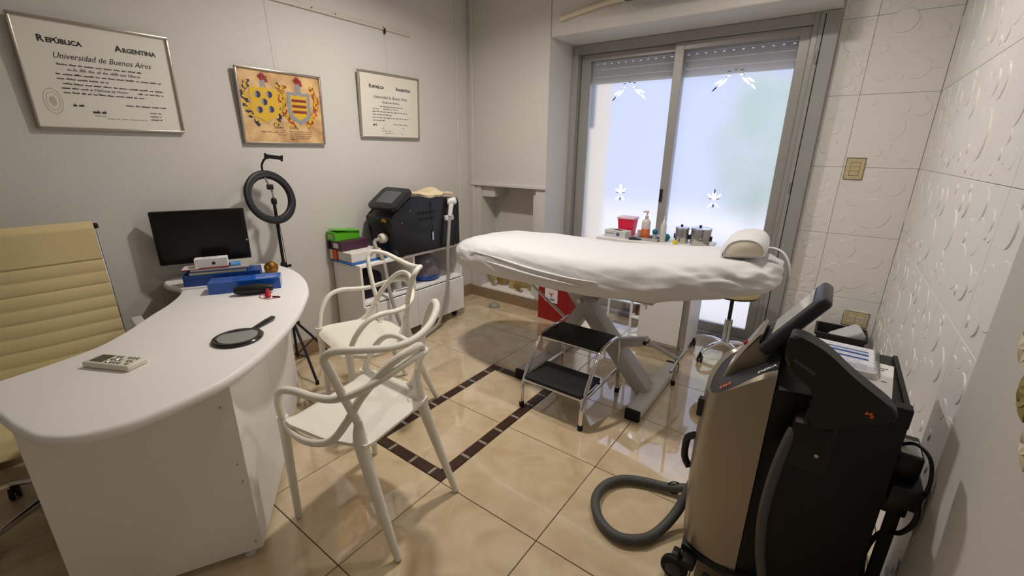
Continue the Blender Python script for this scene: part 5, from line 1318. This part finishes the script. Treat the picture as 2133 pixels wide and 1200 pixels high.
# base with castors
obj('base_plate', prism([ml(p) for p in ((-0.20, 1.285), (-0.03, 1.262), (0.285, 1.345), (0.275, 1.76), (-0.05, 1.745), (-0.235, 1.60))], 0.085, 0.118, None, 0.008, 2), M_bk, t, 40)
for x, y in ((-0.205, 1.245), (-0.225, 1.665), (0.27, 1.335), (0.265, 1.745)):
    bm = NB(); lathe([(0.034, -0.014), (0.043, -0.010), (0.045, 0), (0.043, 0.010), (0.034, 0.014)], 24, bm, (x-MX, y-MY, 0.0455), 'y')
    wh = obj('castor_wheel', bm, M_rubber, t, 40)
    obj('hub_cap', lathe([(0.026, -0.0155), (0.024, -0.017), (0.008, -0.018)], 18, center=(x-MX, y-MY, 0.0455), axis='y'), M_dk, wh, 40)
    sx = 0.03 if x < 0 else -0.03
    obj('castor_fork', bx(x-MX-0.02+sx, x-MX+0.03+sx, y-MY-0.010, y-MY+0.045, 0.066, 0.098, 0.008, 2), M_bk, t, 40)
    obj('brake_pedal', bx(x-MX-0.012, x-MX+0.012, y-MY-0.018, y-MY+0.018, 0.092, 0.118, 0.004), M_black, wh, 40)
# pistol handpiece in its holder on the near side
HY = 1.24
hpp = spline([(-0.012, 0.972), (0.052, 0.948), (0.120, 0.897), (0.198, 0.846), (0.212, 0.826), (0.200, 0.806), (0.150, 0.785), (0.105, 0.752), (0.062, 0.735), (0.045, 0.742), (0.060, 0.800), (0.040, 0.842), (0.005, 0.868), (-0.024, 0.900), (-0.024, 0.955)], 4, True)
hd = obj('laser_handpiece', extrude_profile([(p[0]-MX, p[1]) for p in hpp], HY-0.030-MY, HY+0.030-MY, 'y', None, 0.012, 4), mat('soft_black_grip', (13, 13, 13), 0.5), t, 50)
an = -math.atan2(0.105, 0.20)
text('handpiece_name', 'DUALMODE', 0.0100, mat('grey_lettering', (120, 122, 122), 0.5), hd, (-0.006-MX, HY-0.0308-MY, 0.905), (PI/2, -an, 0))
bm = NB()
for k in range(3): box(bm, -0.003+0.006*k, 0.002+0.006*k, -0.0006, 0.0, -0.004+0.004*(k % 2), 0.004+0.004*(k % 2), mtx=Matrix.Translation((0.158-MX, HY-0.0305-MY, 0.818)) @ Matrix.Rotation(-an, 4, 'Y'))
obj('orange_mark', bm, M_or, hd)
hl = obj('handpiece_holder', bx(0.025-MX, 0.120-MX, HY-0.015-MY, 1.30-MY, 0.60, 0.735, 0.010, 2), M_bk, t, 40)
obj('holder_screw', lathe([(0.005, -0.0022), (0.005, 0.0)], 10, center=(0.088-MX, HY-0.0148-MY, 0.655), axis='y'), M_steel, hl)
hz = spline([(0.030, HY, 0.70), (0.022, HY-0.004, 0.66), (0.010, HY-0.012, 0.56), (0.006, HY-0.015, 0.42), (0.020, HY-0.010, 0.28), (0.045, HY-0.004, 0.16), (0.05, HY+0.00, 0.06), (-0.02, HY+0.02, 0.026), (-0.12, HY+0.05, 0.026)], 6)
obj('hanging_hose', tb([(p[0]-MX, p[1]-MY, p[2]) for p in hz], 0.0135, 12), M_hose, t, 60)
lp = spline([(-0.215, 1.60, 0.30), (-0.235, 1.545, 0.18), (-0.262, 1.47, 0.075), (-0.300, 1.375, 0.027), (-0.345, 1.300, 0.024), (-0.420, 1.262, 0.024), (-0.505, 1.295, 0.024), (-0.562, 1.375, 0.024), (-0.568, 1.470, 0.024), (-0.520, 1.555, 0.024), (-0.440, 1.600, 0.024), (-0.345, 1.625, 0.028), (-0.275, 1.640, 0.050), (-0.215, 1.640, 0.09)], 7)
obj('floor_hose', tb([(p[0]-MX, p[1]-MY, p[2]) for p in lp], 0.0185, 12), M_hose, t, 60)
obj('hose_tie', tb([(-0.318-MX+0.026*math.cos(q*PI/8), 1.632-MY+0.012*math.cos(q*PI/8), 0.034+0.030*math.sin(q*PI/8)) for q in range(16)], 0.003, 6, True), M_black, t)
# power supply and cables on the rear
for k, (x0, x1, y0, y1, z0, z1) in enumerate(((0.268, 0.322, 1.40, 1.52, 0.565, 0.640), (0.268, 0.335, 1.36, 1.47, 0.500, 0.562), (0.268, 0.325, 1.41, 1.53, 0.44, 0.498))):
    p_ = obj('power_adapter', bx(x0-MX, x1-MX, y0-MY, y1-MY, z0, z1, 0.006, 2), M_black, t, 40)
    if k == 0: obj('adapter_label', bx(x0+0.006-MX, x1-0.006-MX, y0+0.01-MY, y1-0.03-MY, z1, z1+0.0006), M_pap2, p_)
for pts, r in (([(0.27, 1.46, 0.63), (0.300, 1.42, 0.668), (0.328, 1.385, 0.650), (0.336, 1.37, 0.58), (0.328, 1.40, 0.50), (0.30, 1.43, 0.470)], 0.0045),
               ([(0.30, 1.42, 0.535), (0.326, 1.375, 0.530), (0.332, 1.36, 0.48), (0.322, 1.40, 0.40), (0.300, 1.45, 0.350), (0.285, 1.47, 0.28), (0.27, 1.44, 0.20)], 0.0065),
               ([(0.275, 1.50, 0.44), (0.285, 1.54, 0.34), (0.280, 1.52, 0.24), (0.27, 1.47, 0.18)], 0.0035)):
    obj('cable', tb([(p[0]-MX, p[1]-MY, p[2]) for p in spline(pts, 6)], r, 8), M_black, t, 60)
obj('rear_strut', prism([ml(p) for p in ((0.292, 1.425), (0.318, 1.425), (0.318, 1.455), (0.292, 1.455))], 0.085, 0.46, None, 0.003, 1), M_bk, t)
obj('rear_bar', tb([(0.262-MX, 1.40-MY, 0.30), (0.290-MX, 1.405-MY, 0.10)], 0.008, 8), M_bk, t, 40)

# papers and ring-bound price list on the console deck
ZM = 0.7825
tag(obj('loose_sheets', prism([(0.105, 1.392), (0.222, 1.400), (0.243, 1.640), (0.120, 1.655)], ZM, ZM+0.004), M_pap2, None), 'loose white handwritten sheets under the ring-bound pad', 'papers')
bm = NB(); 
sh_o = bpy.data.objects['loose_sheets']
for x, y, L in ((0.205, 1.600, 0.02), (0.205, 1.585, 0.012), (0.200, 1.54, 0.008), (0.205, 1.50, 0.012)): scribble(bm, x, y, L, 0.005, 0.0014, random.Random(int(y*99)), z=ZM+0.0042)
obj('pen_notes', bm, M_ink, sh_o)
t = thing('ring_bound_pad', 'ring-bound pad printed with blue striped tables on the laser console', 'notebook', (0.115, 1.60, ZM+0.0042), math.radians(-2))
obj('pages', bx(-0.105, 0.078, -0.095, 0.105, 0, 0.016, 0.0008, 1), M_pap2, t)
obj('cover_sheet', bx(-0.109, 0.078, -0.098, 0.107, 0.016, 0.0168), mat('pale_lilac_paper', (226, 226, 234), 0.7), t)
for y, h_ in ((0.062, 0.009), (0.032, 0.016), (-0.004, 0.014)): obj('blue_table_row', bx(-0.075, 0.062, y, y+h_, 0.0168, 0.0171), mat('table_blue', (44, 84, 150), 0.6), t)
bm = NB(); rn = random.Random(3)
for k in range(11): scribble(bm, -0.064, -0.080+0.0165*k, 0.122, 0.0035, 0.0007, rn, z=0.0170)
obj('table_text', bm, mat('grey_blue_ink', (128, 132, 150), 0.7), t)
for k in range(16):
    obj('wire_ring', tb([(0.080+0.009*math.cos(q*PI/6), -0.088+0.0125*k, 0.009+0.010*math.sin(q*PI/6)) for q in range(12)], 0.0011, 5, True), M_steel, t)

# ------------------------------------------------------------------ waste bin in the corner
t = thing('waste_bin', 'black rectangular waste bin in the tiled corner', 'bin', (0.20, 3.41, 0))
def rr(w, d, r=0.02, n=4):
    pts = []
    for cx, cy, a0 in ((w-r, d-r, 0), (-w+r, d-r, 90), (-w+r, -d+r, 180), (w-r, -d+r, 270)):
        for k in range(n+1): pts.append((cx+r*math.cos(math.radians(a0+90*k/n)), cy+r*math.sin(math.radians(a0+90*k/n))))
    return pts
bm = NB(); L1 = []
for (w, d), z in zip(((0.105, 0.085), (0.13, 0.108), (0.140, 0.118), (0.140, 0.118), (0.128, 0.106), (0.100, 0.080)), (0.0, 0.270, 0.272, 0.292, 0.292, 0.010)):
    L1.append([bm.verts.new((x, y, z)) for x, y in rr(w, d)])
for A, B in zip(L1, L1[1:]):
    for k in range(len(A)): bm.faces.new((A[k], A[(k+1) % len(A)], B[(k+1) % len(B)], B[k]))
bm.faces.new(L1[0][::-1]); bm.faces.new(L1[-1])
obj('bin_shell', bm, mat('black_bin_plastic', (30, 28, 28), 0.45), t, 35)
bm = NB(); box(bm, -0.09, 0.09, -0.055, 0.055, -0.15, 0.02, 0.02, 3)
o = obj('discarded_tub', bm, mat('translucent_white_plastic', (216, 216, 218), 0.4), None, 50)
o.location = (0.225, 3.385, 0.285); o.rotation_euler = (math.radians(14), math.radians(-32), math.radians(10))
tag(o, 'white plastic tub sticking out of the black waste bin', 'tub')

# ------------------------------------------------------------------ fabric flowers at the right edge
M_fl = mat('pale_ivory_petal', (214, 202, 178), 0.7); M_fl2 = mat('olive_leaf', (150, 138, 84), 0.7)
for k, (y, z, lb_, m) in enumerate(((1.102, 1.085, 'upper ivory fabric flower at the right edge of the picture', M_fl), (1.035, 1.020, 'middle olive green fabric leaf cluster at the right edge', M_fl2), (0.955, 0.965, 'lowest ivory fabric bud at the right edge', M_fl))):
    f = thing('fabric_flower', lb_, 'flower', (XN, y, z), 0, 'fabric flowers on the near wall')
    for j in range(6):
        a = 2*PI*j/6+0.3*k
        def pf(u_, v, a=a, k=k):
            L = 0.052*v; ww = 0.020*math.sin(PI*min(1, v*0.92+0.06))*(2*u_-1)
            d = (math.cos(a), math.sin(a)); 
            return (-0.004-0.030*v*(1.2-v)-0.006*abs(2*u_-1), d[0]*L-d[1]*ww, d[1]*L+d[0]*ww)
        obj('petal', solidify(grid_surface(pf, 7, 8), 0.0012), m, f, 60)
    obj('flower_centre', lathe([(0.004, 0.0), (0.010, -0.010), (0.008, -0.020), (0.001, -0.024)], 12, axis='x'), mat('flower_heart', (196, 178, 130), 0.7), f, 50)
